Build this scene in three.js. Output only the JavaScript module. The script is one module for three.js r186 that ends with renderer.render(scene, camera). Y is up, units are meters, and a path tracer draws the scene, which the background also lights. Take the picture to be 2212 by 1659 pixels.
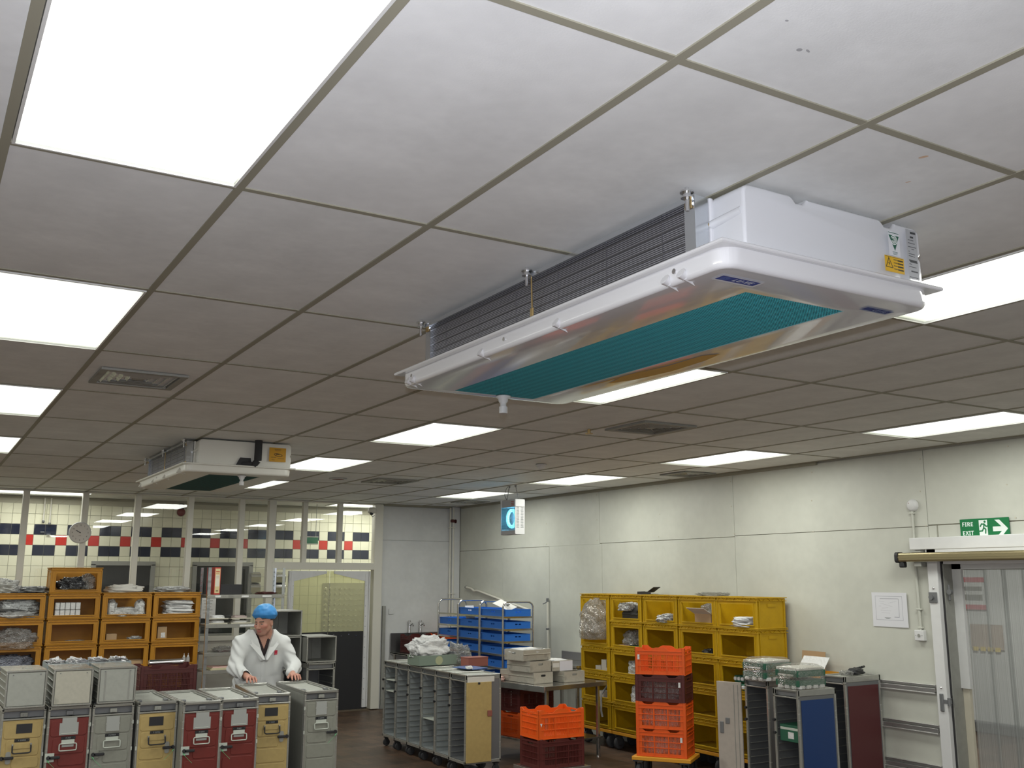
import * as THREE from 'three';
import { mergeGeometries, mergeVertices, toCreasedNormals } from 'three/addons/utils/BufferGeometryUtils.js';
import { RoundedBoxGeometry } from 'three/addons/geometries/RoundedBoxGeometry.js';
import { MarchingCubes } from 'three/addons/objects/MarchingCubes.js';
import { ImprovedNoise } from 'three/addons/math/ImprovedNoise.js';
import { RectAreaLightUniformsLib } from 'three/addons/lights/RectAreaLightUniformsLib.js';

// ---------------------------------------------------------------- camera, sky, light levels, exposure
const scene = new THREE.Scene();
scene.background = new THREE.Color(0x0b0c0d);
const camera = new THREE.PerspectiveCamera(42.02, 2212 / 1659, 0.05, 100);
camera.rotation.order = 'YXZ';
camera.position.set(-0.114, 1.85, 2.71);
camera.rotation.set(0.19204, -0.53891, 0.00117);
scene.add(camera);
const renderer = new THREE.WebGLRenderer({ antialias: true });
renderer.toneMapping = THREE.LinearToneMapping;
renderer.toneMappingExposure = 1.0;
renderer.shadowMap.enabled = true;
RectAreaLightUniformsLib.init();
const PANEL_LIGHT = 10.6, PANEL_GLOW = 2.0;          // ceiling panels: light given off, glow seen on the diffuser
const PANEL_COLOR = new THREE.Color().setRGB(0.975, 1.0, 0.935);
const CORRIDOR_LIGHT = 6.0, UNSEEN_ANNEX_LIGHT = 40;
{ // the photographer's flash, just above the lens
  const flash = new THREE.SpotLight(new THREE.Color().setRGB(0.95, 0.97, 1.08), 20, 0, 1.1, 0.7, 2); flash.name = 'camera_flash';
  flash.position.set(-0.11, 1.93, 2.70); flash.target.position.set(2.2, 2.75, -1.1); flash.castShadow = true; scene.add(flash, flash.target);
}
const H = 2.9404;                                   // ceiling height

// ---------------------------------------------------------------- helpers
let seed = 7;
const rnd = () => { seed = (seed * 1664525 + 1013904223) >>> 0; return seed / 4294967296; };
const rr = (a, b) => a + (b - a) * rnd();
const noise = new ImprovedNoise();
const V = (x, y, z) => new THREE.Vector3(x, y, z);
const names = {};
const numbered = (n) => { const k = names[n] = (names[n] ?? -1) + 1; return k ? n + '_' + String(k).padStart(3, '0') : n; };
function mat(color, o = {}) {
  const m = new THREE.MeshPhysicalMaterial({ roughness: 0.6, metalness: 0, ...o });
  if (Array.isArray(color)) m.color.setRGB(...color); else m.color.set(color);
  return m;
}
const G = {};                                       // geometry makers
G.box = (w, h, d, x = 0, y = 0, z = 0, rx = 0, ry = 0, rz = 0) => place(new THREE.BoxGeometry(w, h, d), x, y, z, rx, ry, rz);
G.rbox = (w, h, d, x = 0, y = 0, z = 0, r = 0.004, s = 1, rx = 0, ry = 0, rz = 0) => place(new RoundedBoxGeometry(w, h, d, s, Math.min(r, w / 2.01, h / 2.01, d / 2.01)), x, y, z, rx, ry, rz);
G.cyl = (r1, r2, h, x = 0, y = 0, z = 0, rx = 0, ry = 0, rz = 0, n = 16) => place(new THREE.CylinderGeometry(r1, r2, h, n), x, y, z, rx, ry, rz);
G.rod = (a, b, r, n = 8) => { const d = b.clone().sub(a), g = new THREE.CylinderGeometry(r, r, d.length(), n); g.applyQuaternion(new THREE.Quaternion().setFromUnitVectors(V(0, 1, 0), d.clone().normalize())); g.translate((a.x + b.x) / 2, (a.y + b.y) / 2, (a.z + b.z) / 2); return g; };
G.tube = (pts, r, n = 24, m = 8, closed = false) => new THREE.TubeGeometry(new THREE.CatmullRomCurve3(pts, closed, 'catmullrom', 0.15), n, r, m, closed);
G.lathe = (pts, n = 24, x = 0, y = 0, z = 0, rx = 0, ry = 0, rz = 0) => place(new THREE.LatheGeometry(pts.map((p) => new THREE.Vector2(p[0], p[1])), n), x, y, z, rx, ry, rz);
G.ext = (shape, depth, bevel = 0, o = {}) => new THREE.ExtrudeGeometry(shape, { depth, bevelEnabled: bevel > 0, bevelSize: bevel, bevelThickness: bevel, bevelSegments: 1, curveSegments: 6, ...o });
function place(g, x, y, z, rx, ry, rz) { if (rx || ry || rz) g.applyMatrix4(new THREE.Matrix4().makeRotationFromEuler(new THREE.Euler(rx, ry, rz))); return g.translate(x, y, z); }
function rrect(w, h, r, cx = 0, cy = 0) {
  const s = new THREE.Shape(), x = cx - w / 2, y = cy - h / 2;
  s.moveTo(x + r, y); s.lineTo(x + w - r, y); s.quadraticCurveTo(x + w, y, x + w, y + r); s.lineTo(x + w, y + h - r); s.quadraticCurveTo(x + w, y + h, x + w - r, y + h);
  s.lineTo(x + r, y + h); s.quadraticCurveTo(x, y + h, x, y + h - r); s.lineTo(x, y + r); s.quadraticCurveTo(x, y, x + r, y); return s;
}
const poly = (pts) => new THREE.Shape(pts.map((p) => new THREE.Vector2(p[0], p[1])));
function metric(g) {                                // uv in metres, by the dominant axis of each normal
  const p = g.attributes.position, n = g.attributes.normal, uv = new Float32Array(p.count * 2);
  for (let i = 0; i < p.count; i++) {
    const ax = Math.abs(n.getX(i)), ay = Math.abs(n.getY(i)), az = Math.abs(n.getZ(i));
    const [u, v] = ay >= ax && ay >= az ? [p.getX(i), p.getZ(i)] : ax >= az ? [p.getZ(i), p.getY(i)] : [p.getX(i), p.getY(i)];
    uv[2 * i] = u; uv[2 * i + 1] = v;
  }
  g.setAttribute('uv', new THREE.BufferAttribute(uv, 2)); return g;
}
function join(gs, keepUv = false) {
  gs = [gs].flat(9);
  const out = gs.map((g) => { const q = g.index ? g.toNonIndexed() : g.clone(); for (const k of Object.keys(q.attributes)) if (!['position', 'normal', 'uv', 'color'].includes(k)) q.deleteAttribute(k); if (!q.attributes.normal) q.computeVertexNormals(); return keepUv ? q : metric(q); });
  return mergeVertices(out.length > 1 ? mergeGeometries(out) : out[0], 1e-5);
}
function obj(name, gs, m, parent = scene, keepUv = false) {
  const o = new THREE.Mesh(gs.isBufferGeometry && gs.userData.done ? gs : join(gs, keepUv), m);
  o.name = parent === scene ? numbered(name) : part(parent, name); o.castShadow = o.receiveShadow = true; parent.add(o); return o;
}
function part(parent, n) { const c = parent.userData.__c ??= {}; const k = c[n] = (c[n] ?? -1) + 1; Object.defineProperty(parent.userData, '__c', { enumerable: false, value: c, configurable: true, writable: true }); return k ? n + '_' + String(k).padStart(3, '0') : n; }
const done = (gs, keepUv) => { const g = join(gs, keepUv); g.userData.done = true; return g; };
function tag(o, label, category, group) { o.userData.label = label; o.userData.category = category; if (group) o.userData.group = group; else delete o.userData.group; return o; }
function thing(name, label, category, [x, y, z] = [0, 0, 0], turn = 0, group) {
  const o = new THREE.Group(); o.name = numbered(name); o.position.set(x, y, z); o.rotation.y = turn; scene.add(o); return tag(o, label, category, group);
}
function copy(root, label, [x, y, z], turn = root.rotation.y, group = root.userData.group) {
  const r = root.clone(); r.name = numbered(root.name.replace(/_\d{3}$/, '')); r.userData = { ...root.userData }; r.position.set(x, y, z); r.rotation.y = turn; scene.add(r); return tag(r, label, root.userData.category, group);
}
function struct(name, gs, m, parent = scene) { const o = obj(name, gs, m, parent); if (parent === scene) { o.name = name; o.userData.kind = 'structure'; } return o; }
const stuff = (o) => { o.userData.kind = 'stuff'; return o; };
function canvasTex(w, h, draw, srgb = true) {
  const c = document.createElement('canvas'); c.width = w; c.height = h; const x = c.getContext('2d'); draw(x, w, h);
  const t = new THREE.CanvasTexture(c); if (srgb) t.colorSpace = THREE.SRGBColorSpace; t.anisotropy = 8; return t;
}
function dataTex(n, m, f, srgb) {                   // f(u, v) -> [r, g, b] 0..1, tiling
  const d = new Uint8Array(n * m * 4);
  for (let y = 0; y < m; y++) for (let x = 0; x < n; x++) { const c = f(x / n, y / m, x, y), i = (y * n + x) * 4; for (let k = 0; k < 3; k++) d[i + k] = Math.max(0, Math.min(255, c[k] * 255)); d[i + 3] = 255; }
  const t = new THREE.DataTexture(d, n, m); t.wrapS = t.wrapT = THREE.RepeatWrapping; t.magFilter = THREE.LinearFilter; t.minFilter = THREE.LinearFilter; if (srgb) t.colorSpace = THREE.SRGBColorSpace; t.needsUpdate = true; return t;
}
const rep = (t, u, v = u) => { const q = t.clone(); q.repeat.set(u, v); q.needsUpdate = true; return q; };
const tn = (u, v, k, z) => {                        // tiling noise
  const a = u * k, b = v * k, w = (x, y) => noise.noise(x, y, z);
  return (w(a, b) * (1 - u) + w(a - k, b) * u) * (1 - v) + (w(a, b - k) * (1 - u) + w(a - k, b - k) * u) * v;
};
const fbm = (u, v, k, z) => tn(u, v, k, z) + 0.5 * tn(u, v, 2 * k, z + 9) + 0.25 * tn(u, v, 4 * k, z + 17);
// a flat printed face: w x h plane looking along +z, uv 0..1
const face = (w, h, x, y, z, rx = 0, ry = 0, rz = 0) => place(new THREE.PlaneGeometry(w, h), x, y, z, rx, ry, rz);

// ---------------------------------------------------------------- textures and materials
const T = {};
T.dirt = dataTex(256, 256, (u, v) => { const a = 0.93 + 0.05 * fbm(u, v, 4, 1) + 0.02 * fbm(u, v, 24, 5); return [a, a, a * 0.995]; }, false);
T.dirt.colorSpace = THREE.SRGBColorSpace;
T.grime = dataTex(256, 256, (u, v) => { const n = fbm(u, v, 5, 31), s = Math.max(0, n - 0.3) * 0.3, a = 0.92 + 0.035 * fbm(u, v, 18, 3) - s; return [a, a * 0.99, a * 0.96]; }, true);
T.stipple = dataTex(256, 256, (u, v) => { const a = 0.5 + 0.3 * tn(u, v, 64, 2) + 0.25 * (rnd() - 0.5); return [a, a, a]; }, false);
T.brush = dataTex(256, 64, (u, v, x, y) => { const a = 0.42 + 0.14 * (Math.sin(y * 12.9898) * 43758.5453 % 1) + 0.05 * rnd(); return [a, a, a]; }, false);
T.cloth = dataTex(128, 128, (u, v, x, y) => { const a = 0.5 + 0.25 * ((x ^ y) & 1 ? 1 : -1) * 0.6 + 0.15 * (rnd() - 0.5); return [a, a, a]; }, false);
T.crinkle = dataTex(256, 256, (u, v) => { const a = 1 - Math.abs(tn(u, v, 6, 3)) * 1.6 - Math.abs(tn(u, v, 13, 8)) * 0.8; return [a, a, a]; }, false);
T.fins = dataTex(64, 64, (u, v, x, y) => { const a = (y % 8 < 3 ? 0.72 : 0.3) * (x % 4 < 2 ? 1 : 0.82) + 0.08 * rnd(); return [a, a, a * 1.04]; }, true);
T.mesh = dataTex(64, 64, (u, v, x, y) => { const dx = (x % 16) - 8, dy = (y % 16) - 8, h = dx * dx + dy * dy < 26 ? 0.5 : 1; return [h, h, h]; }, true);
T.meshBump = T.mesh;
T.streak = dataTex(512, 8, (u, v, x) => { const a = 0.7 + 0.35 * tn(u, 0.3, 60, 4) + 0.22 * tn(u, 0.6, 17, 9) + 0.16 * (Math.sin(x * 91.7) * 4758.5 % 1); return [a, a, a]; }, false);
T.floor = dataTex(512, 512, (u, v, x, y) => {      // 3.2 x 3.2 tiles of 150 mm quarry tile
  const k = 4, tx = Math.floor(u * k), ty = Math.floor(v * k), fx = u * k - tx, fy = v * k - ty, g = Math.min(fx, 1 - fx, fy, 1 - fy) < 0.025;
  const b = 0.85 + 0.3 * (Math.sin(tx * 12.1 + ty * 7.7) * 43758.5 % 1) * 0.5 + 0.12 * fbm(u, v, 8, 4);
  return g ? [0.28, 0.25, 0.21] : [0.365 * b, 0.28 * b, 0.22 * b];
}, true);
T.floorBump = dataTex(512, 512, (u, v) => { const k = 4, fx = (u * k) % 1, fy = (v * k) % 1, g = Math.min(fx, 1 - fx, fy, 1 - fy) < 0.03; const a = (g ? 0.2 : 0.8) + 0.1 * tn(u, v, 40, 6); return [a, a, a]; }, false);

const M = {};
M.ceil = [0, 1, 2].map((k) => mat([0.90 - 0.012 * k, 0.905 - 0.01 * k, 0.89 - 0.01 * k], { roughness: 0.75, map: rep(T.dirt, 0.8 + 0.2 * k), bumpMap: rep(T.stipple, 3), bumpScale: 0.0004 }));
M.grid = mat([0.30, 0.285, 0.215], { roughness: 0.6 });
M.slab = mat([0.35, 0.34, 0.32], { roughness: 0.9 });
M.cream = mat([0.63, 0.635, 0.565], { roughness: 0.45, map: rep(T.dirt, 0.5) });
M.creamDark = mat([0.62, 0.58, 0.47], { roughness: 0.5, map: rep(T.dirt, 0.7) });
M.white = mat([0.78, 0.78, 0.78], { roughness: 0.5, map: rep(T.dirt, 0.6) });
M.backWall = mat([0.70, 0.705, 0.70], { roughness: 0.55, map: rep(T.dirt, 0.6) });
M.paint = mat([0.66, 0.64, 0.56], { roughness: 0.45 });
M.roomWall = mat([0.84, 0.83, 0.78], { roughness: 0.7 });  // also on the unseen left and rear walls, pale to bounce light upward
M.floor = mat(0xffffff, { roughness: 0.42, map: rep(T.floor, 1 / 0.6), bumpMap: rep(T.floorBump, 1 / 0.6), bumpScale: 0.002 });
M.glass = mat(0xffffff, { roughness: 0.0, transmission: 1, thickness: 0, ior: 1.5, color: 0xf4f6f0 });
M.cool = mat([0.66, 0.67, 0.69], { roughness: 0.22, clearcoat: 0.5, clearcoatRoughness: 0.12 });
M.coolTray = mat([0.70, 0.70, 0.71], { roughness: 0.16, clearcoat: 0.8, clearcoatRoughness: 0.06 });
M.galv = mat([0.62, 0.65, 0.68], { roughness: 0.4, metalness: 0.85, roughnessMap: rep(T.brush, 3) });
M.brass = mat([0.5, 0.36, 0.16], { roughness: 0.4, metalness: 0.8 });
M.fin = mat(0xffffff, { roughness: 0.45, metalness: 0.55, map: rep(T.fins, 20, 20) });
M.tube = mat([0.22, 0.22, 0.23], { roughness: 0.4, metalness: 0.8 });
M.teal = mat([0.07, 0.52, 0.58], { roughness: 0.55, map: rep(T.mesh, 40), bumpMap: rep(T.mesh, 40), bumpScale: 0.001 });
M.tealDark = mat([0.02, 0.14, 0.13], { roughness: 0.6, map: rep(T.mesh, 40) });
M.rust = mat([0.60, 0.36, 0.08], { roughness: 0.7 });
M.black = mat([0.018, 0.018, 0.02], { roughness: 0.55 });
M.rubber = mat([0.03, 0.03, 0.032], { roughness: 0.85 });
M.chrome = mat([0.75, 0.75, 0.76], { roughness: 0.2, metalness: 1 });
M.alu = mat([0.50, 0.51, 0.50], { roughness: 0.48, metalness: 0.55, roughnessMap: rep(T.brush, 2), map: rep(T.grime, 1.3) });
M.aluDull = mat([0.38, 0.39, 0.38], { roughness: 0.6, metalness: 0.3, map: rep(T.grime, 1.1) });
M.aluDark = mat([0.20, 0.205, 0.21], { roughness: 0.5, metalness: 0.5 });
M.steel = mat([0.55, 0.54, 0.51], { roughness: 0.32, metalness: 0.9, roughnessMap: rep(T.brush, 2) });
M.boxGrey = mat([0.44, 0.46, 0.44], { roughness: 0.5, metalness: 0.1, map: rep(T.grime, 1.7) });
M.doorSand = mat([0.52, 0.39, 0.16], { roughness: 0.5, map: rep(T.grime, 1.5) });
M.doorRed = mat([0.18, 0.022, 0.016], { roughness: 0.5, map: rep(T.grime, 1.5) });
M.doorGrey = mat([0.29, 0.30, 0.27], { roughness: 0.5, map: rep(T.grime, 1.5) });
M.stickerGrey = mat([0.36, 0.37, 0.35], { roughness: 0.4 });
M.pale = mat([0.50, 0.53, 0.47], { roughness: 0.5 });
M.yellow = mat([0.70, 0.43, 0.008], { roughness: 0.5, specularIntensity: 0.6, transmission: 0.22, thickness: 0, map: rep(T.dirt, 2) });
M.amber = mat([0.66, 0.30, 0.012], { roughness: 0.45, transmission: 0.2, thickness: 0, map: rep(T.dirt, 2) });  // amber hue, partly the weaker light by the partition put into the colour
M.dolly = mat([0.66, 0.30, 0.02], { roughness: 0.5 });
M.orange = mat([0.72, 0.10, 0.008], { roughness: 0.4 });
M.maroon = mat([0.085, 0.014, 0.012], { roughness: 0.45 });
M.blue = mat([0.02, 0.15, 0.56], { roughness: 0.42 });
M.bluePanel = mat([0.012, 0.04, 0.14], { roughness: 0.4 });
M.maroonPanel = mat([0.085, 0.018, 0.02], { roughness: 0.45 });
M.clear = mat([0.92, 0.92, 0.90], { roughness: 0.2, transmission: 0.74, thickness: 0, ior: 1.5, clearcoat: 1, clearcoatRoughness: 0.12, bumpMap: rep(T.crinkle, 9), bumpScale: 0.04 });
M.wrap = mat([0.95, 0.95, 0.93], { roughness: 0.14, transmission: 0.9, thickness: 0, ior: 1.5, bumpMap: rep(T.crinkle, 9), bumpScale: 0.03 });
M.film = mat([0.86, 0.86, 0.84], { roughness: 0.3, transmission: 0.45, thickness: 0, bumpMap: rep(T.crinkle, 7), bumpScale: 0.012 });
M.bagWhite = mat([0.72, 0.72, 0.70], { roughness: 0.5, transmission: 0.15, thickness: 0, bumpMap: rep(T.crinkle, 5), bumpScale: 0.01 });
M.bagGrey = mat([0.33, 0.34, 0.34], { roughness: 0.3, clearcoat: 0.6, clearcoatRoughness: 0.2, bumpMap: rep(T.crinkle, 5), bumpScale: 0.012 });
M.bagBlack = mat([0.035, 0.037, 0.042], { roughness: 0.3, clearcoat: 0.7, bumpMap: rep(T.crinkle, 6), bumpScale: 0.014 });
M.paper = mat([0.74, 0.73, 0.70], { roughness: 0.8 });
M.cotton = mat([0.68, 0.68, 0.67], { roughness: 0.95, bumpMap: rep(T.crinkle, 4), bumpScale: 0.004 });
M.carton = mat([0.40, 0.27, 0.15], { roughness: 0.85 });
M.cartonWhite = mat([0.62, 0.60, 0.55], { roughness: 0.8 });
M.cartonBlack = mat([0.03, 0.028, 0.025], { roughness: 0.7 });
M.foil = mat([0.8, 0.8, 0.82], { roughness: 0.22, metalness: 1, bumpMap: rep(T.crinkle, 14), bumpScale: 0.02 });
M.foilRoll = mat([0.85, 0.84, 0.88], { roughness: 0.16, metalness: 1 });
M.terra = mat([0.26, 0.085, 0.06], { roughness: 0.7 });
M.greenPack = mat([0.02, 0.105, 0.06], { roughness: 0.5 });
M.pink = mat([0.75, 0.48, 0.42], { roughness: 0.7 });
M.tileWhite = [0, 1].map((k) => mat([0.80 - 0.03 * k, 0.785 - 0.03 * k, 0.60 - 0.02 * k], { roughness: 0.14 }));
M.tileNavy = mat([0.012, 0.018, 0.04], { roughness: 0.12 });
M.tileRed = mat([0.55, 0.03, 0.02], { roughness: 0.14 });
M.grout = mat([0.5, 0.48, 0.38], { roughness: 0.9 });
M.dark = mat([0.02, 0.022, 0.024], { roughness: 0.2 });
M.bronze = mat([0.40, 0.34, 0.20], { roughness: 0.3, metalness: 0.9 });
M.rail = mat([0.34, 0.33, 0.32], { roughness: 0.4, metalness: 0.7 });
M.railLight = mat([0.55, 0.54, 0.52], { roughness: 0.4, metalness: 0.6 });
M.strip = mat([0.90, 0.92, 0.91], { roughness: 0.66, transmission: 0.9, thickness: 0, map: T.streak, roughnessMap: rep(T.streak, 1.3, 1) });
M.pvc = mat([0.90, 0.90, 0.74], { roughness: 0.34, transmission: 0.88, thickness: 0, ior: 1.4 });
const panelGlow = canvasTex(64, 128, (x, w, h) => { const g = x.createLinearGradient(0, 0, 0, h); g.addColorStop(0, '#8a8e84'); g.addColorStop(0.018, '#b4b8ae'); g.addColorStop(0.05, '#fff'); g.addColorStop(0.95, '#fff'); g.addColorStop(0.982, '#b4b8ae'); g.addColorStop(1, '#8a8e84'); x.fillStyle = g; x.fillRect(0, 0, w, h); });
M.lamp = mat([0.85, 0.85, 0.82], { roughness: 0.35, emissive: PANEL_COLOR, emissiveIntensity: PANEL_GLOW, emissiveMap: panelGlow });
const print = (tex, o = {}) => mat(0xffffff, { roughness: 0.45, map: tex, ...o });

// ---------------------------------------------------------------- room shell
const XR = 7.24, ZB = -11.2, ZC = -12.35, XL = -5.4, ZF = 6.0;      // right wall, partition, corridor wall, left wall, wall behind
struct('floor', [G.box(XR - XL + 4.5, 0.1, ZF - ZC + 0.4, (XR + XL + 4.5) / 2, -0.05, (ZF + ZC) / 2)], M.floor);
const ceiling = struct('ceiling', [G.box(XR - XL + 0.4, 0.12, ZF - ZB + 0.1, (XR + XL) / 2, H + 0.12, (ZF + ZB) / 2)], M.slab);
const LAMPS = []; for (const a of [-5, 0, 5, 10]) for (const b of [-4, -1, 1, 3, 5, 7]) if (!(b === -4 && a === 10)) LAMPS.push([a, b]);
const isLamp = new Set(LAMPS.map((p) => p.join()));
{
  const tileG = done(G.rbox(0.588, 0.016, 1.188, 0, 0.011, 0, 0.003)), edgeZ = [];
  for (let a = -9; a <= 11; a++) for (let b = -5; b <= 9; b++) {
    if (isLamp.has([a, b].join())) continue;
    const end = b === 9, first = b === -5;
    const t = new THREE.Mesh(end ? (tileG.e ??= done(G.rbox(0.588, 0.016, 0.39, 0, 0.011, 0, 0.003))) : tileG, M.ceil[(a * 7 + b * 5 + 70) % 3]);
    t.name = part(ceiling, 'ceiling_tile'); t.position.set(a * 0.6 + 0.3, H, end ? -11.0 : -1.2 * b - 0.6); t.castShadow = t.receiveShadow = true; ceiling.add(t);
  }
  const longG = done(G.box(0.024, 0.03, ZF - ZB, 0, 0.0135, (ZF + ZB) / 2)), crossG = done(G.box(XR - XL, 0.03, 0.022, (XR + XL) / 2, 0.0142, 0));
  for (let a = -9; a <= 12; a++) { const m = obj('grid_bar', longG, M.grid, ceiling); m.position.set(a * 0.6, H, 0); }
  for (let b = -5; b <= 9; b++) { const m = obj('grid_bar', crossG, M.grid, ceiling); m.position.set(0, H, -1.2 * b); }
}
// stains on two near tiles: flat marks with a shape of their own
{
  const mk = (w, h, x, z, r, m) => { const s = new THREE.Mesh(done(place(new THREE.CircleGeometry(1, 14), 0, 0, 0, Math.PI / 2, 0, 0)), m); s.scale.set(w, 1, h); s.rotation.y = r; s.position.set(x, H + 0.0026, z); s.name = part(ceiling, 'stain'); ceiling.add(s); };
  const sm = mat([0.36, 0.36, 0.36], { roughness: 0.9 }), st = mat([0.62, 0.44, 0.30], { roughness: 0.9 });
  mk(0.007, 0.006, 1.396, 1.362, 0, sm); mk(0.008, 0.003, 1.415, 1.368, 0.4, sm); mk(0.004, 0.003, 1.29, 1.429, 0, sm); mk(0.007, 0.013, 2.088, 1.142, 0.4, st); mk(0.003, 0.008, 2.197, 1.01, 0.3, st);
}

// right wall: core with a doorway, cream panels, strips and screws
const DZ0 = -2.68, DZ1 = -1.2, DH = 2.0;            // doorway in the right wall
struct('wall_right', [
  G.box(0.12, H + 0.1, DZ0 - ZB + 0.1, XR + 0.08, (H + 0.1) / 2, (DZ0 + ZB - 0.1) / 2), G.box(0.12, H + 0.1 - DH, DZ1 - DZ0, XR + 0.08, (H + 0.1 + DH) / 2, (DZ1 + DZ0) / 2), G.box(0.12, H + 0.1, ZF - DZ1 + 0.1, XR + 0.08, (H + 0.1) / 2, (ZF + DZ1 + 0.1) / 2)], M.creamDark);
const wallRight = scene.getObjectByName('wall_right');
{
  const panel = (z0, z1, y0, y1) => obj('wall_panel', G.rbox(0.02, y1 - y0 - 0.005, z1 - z0 - 0.005, XR + 0.01, (y0 + y1) / 2, (z0 + z1) / 2, 0.002), M.cream, wallRight);
  for (const [z0, z1] of [[-11.19, -9.85], [-9.85, -7.47], [-7.47, -5.09], [-5.09, -2.77], [-2.77, -0.4], [-0.4, 2], [2, 5.95]]) panel(z0, z1, 2.262 + 0.0038 * (z0 + 11), 2.93);
  for (const [z0, z1] of [[-11.19, -9.85], [-9.85, -8.62], [-8.62, -7.43], [-7.43, -5.09], [-5.09, -2.77]]) panel(z0, z1, 0, 2.262 + 0.0038 * (z0 + 11));
  panel(-2.77, -2.69, 0, 2.29); panel(DZ0, DZ1, DH + 0.02, 2.29); panel(DZ1, 2, 0, 2.29); panel(2, 5.95, 0, 2.29);
  const sc = []; for (const z of [-9.8, -8.7, -7.5, -6.3, -5.12, -4.0, -2.8, -2.0]) for (const y of [2.30, 2.58, 2.86]) sc.push(G.cyl(0.007, 0.006, 0.004, XR - 0.001, y + rr(-0.02, 0.02), z + rr(-0.03, 0.03), 0, 0, Math.PI / 2, 8));
  stuff(obj('screw', sc, M.creamDark, wallRight));
}
struct('trim_1', G.box(0.03, 0.03, XR - 0.1, XR - 0.015, H - 0.013, -7.5), M.grid);
struct('wall_left_unseen', G.box(0.12, H + 0.1, ZF - ZC, XL - 0.06, (H + 0.1) / 2, (ZF + ZC) / 2), M.roomWall);  // out of view, kept pale so it bounces light onto the ceiling
struct('wall_front_unseen', G.box(XR - XL + 0.3, H + 0.1, 0.12, (XR + XL) / 2, (H + 0.1) / 2, ZF + 0.06), M.roomWall);  // unseen behind the camera, pale to brighten the near ceiling
// white back wall right of the doors: lower sheet, upper sheet set back, corner pier
const wallBack = struct('wall_back', G.box(XR - 5.95, H, 0.1, (XR + 5.95) / 2, H / 2, ZB - 0.06), M.backWall);
obj('wall_panel', G.rbox(1.25, 2.40, 0.02, 6.585, 1.2, ZB + 0.0, 0.003), M.backWall, wallBack);
obj('wall_panel', G.rbox(1.25, 0.50, 0.012, 6.585, 2.66, ZB - 0.004, 0.003), M.backWall, wallBack);
struct('trim_2', G.rbox(0.13, H - 0.01, 0.06, 7.165, H / 2, ZB + 0.03, 0.004), M.backWall);
struct('trim_3', G.rbox(0.05, 1.45, 0.03, 6.0, 0.725, ZB + 0.026, 0.004), M.aluDull);          // corner guard
struct('trim_4', G.box(XR - 5.95, 0.03, 0.03, (XR + 5.95) / 2, H - 0.013, ZB + 0.02), M.grid);

// glazed partition
const parti = struct('wall_glazed', [G.rbox(4.45 - XL, 0.06, 0.14, (4.45 + XL) / 2, 1.055, ZB, 0.006)], M.paint);
obj('header', G.rbox(5.94 - XL, 0.02, 0.07, (5.94 + XL) / 2, H - 0.010, ZB, 0.004), M.paint, parti);
obj('base_panel', G.box(4.45 - XL, 1.03, 0.06, (4.45 + XL) / 2, 0.515, ZB), M.paint, parti);
const MULL = [-4.1, -3.1, -2.1, -1.2, -0.3, 0.42, 1.115, 1.808, 2.454, 3.135, 3.833];
for (const x of MULL) obj('mullion', G.rbox(0.075, H - 1.085, 0.09, x, (H + 1.065) / 2, ZB, 0.005), M.paint, parti);
for (const x of [4.745, 5.277]) obj('mullion', G.rbox(0.07, H - 2.08, 0.08, x, (H + 2.04) / 2, ZB, 0.005), M.paint, parti);
obj('post', G.rbox(0.10, H - 0.02, 0.11, 4.262, H / 2, ZB, 0.005), M.paint, parti);
obj('post', G.rbox(0.13, H - 0.02, 0.13, 5.875, H / 2, ZB, 0.006), M.paint, parti);
obj('door_head', G.rbox(1.60, 0.10, 0.12, 5.08, 2.02, ZB, 0.005), M.paint, parti);
{
  const xs = [...MULL, 4.262]; let n = 1;
  for (let i = 0; i < xs.length; i++) { const x0 = i ? xs[i - 1] : XL, x1 = xs[i]; struct('window_' + n++, G.box(x1 - x0 - 0.06, H - 1.12, 0.006, (x0 + x1) / 2, (H + 1.04) / 2, ZB), M.glass); }
  for (const [x0, x1] of [[4.30, 4.715], [4.775, 5.245], [5.307, 5.82]]) struct('window_' + n++, G.box(x1 - x0, H - 2.11, 0.006, (x0 + x1) / 2, (H + 2.03) / 2, ZB), M.glass);
}
// double swing doors of clear plastic with white heads and black kick plates
{
  const door = (n, x0, x1, dir) => {
    const w = x1 - x0, cx = (x0 + x1) / 2, d = struct('door_' + n, G.rbox(w, 0.93, 0.008, cx, 1.485, ZB + 0.01, 0.003), M.pvc);
    obj('kick_plate', G.rbox(w, 1.08, 0.016, cx, 0.56, ZB + 0.01, 0.004), M.black, d);
    const hx = dir > 0 ? x0 : x1, fx = dir > 0 ? x1 - 0.05 : x0 + 0.05;
    const hd = poly([[hx, 1.95], [fx, 1.95], [fx, 1.915], [hx, 1.79]]); const g = G.ext(hd, 0.02); g.translate(0, 0, ZB + 0.02); obj('door_head_plate', g, M.white, d);
    obj('stile', G.rbox(0.085, 1.88, 0.03, hx + dir * 0.0425, 0.98, ZB + 0.03, 0.006), M.white, d);
    obj('pivot_rail', G.cyl(0.012, 0.012, 1.9, hx + dir * 0.02, 1.0, ZB + 0.055, 0, 0, 0, 10), M.white, d);
    const sc = []; for (let k = 0; k < 12; k++) sc.push(G.cyl(0.005, 0.005, 0.006, hx + dir * 0.07, 0.15 + k * 0.145, ZB + 0.046, Math.PI / 2, 0, 0, 6)); for (let k = 0; k < 5; k++) sc.push(G.cyl(0.007, 0.007, 0.006, x0 + 0.08 + k * (w - 0.16) / 4, 1.06 - (k % 2) * 0.02, ZB + 0.021, Math.PI / 2, 0, 0, 6));
    stuff(obj('screw', sc, M.chrome, d));
  };
  door(1, 4.53, 5.145, 1); door(2, 5.155, 5.77, -1);
}
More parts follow.
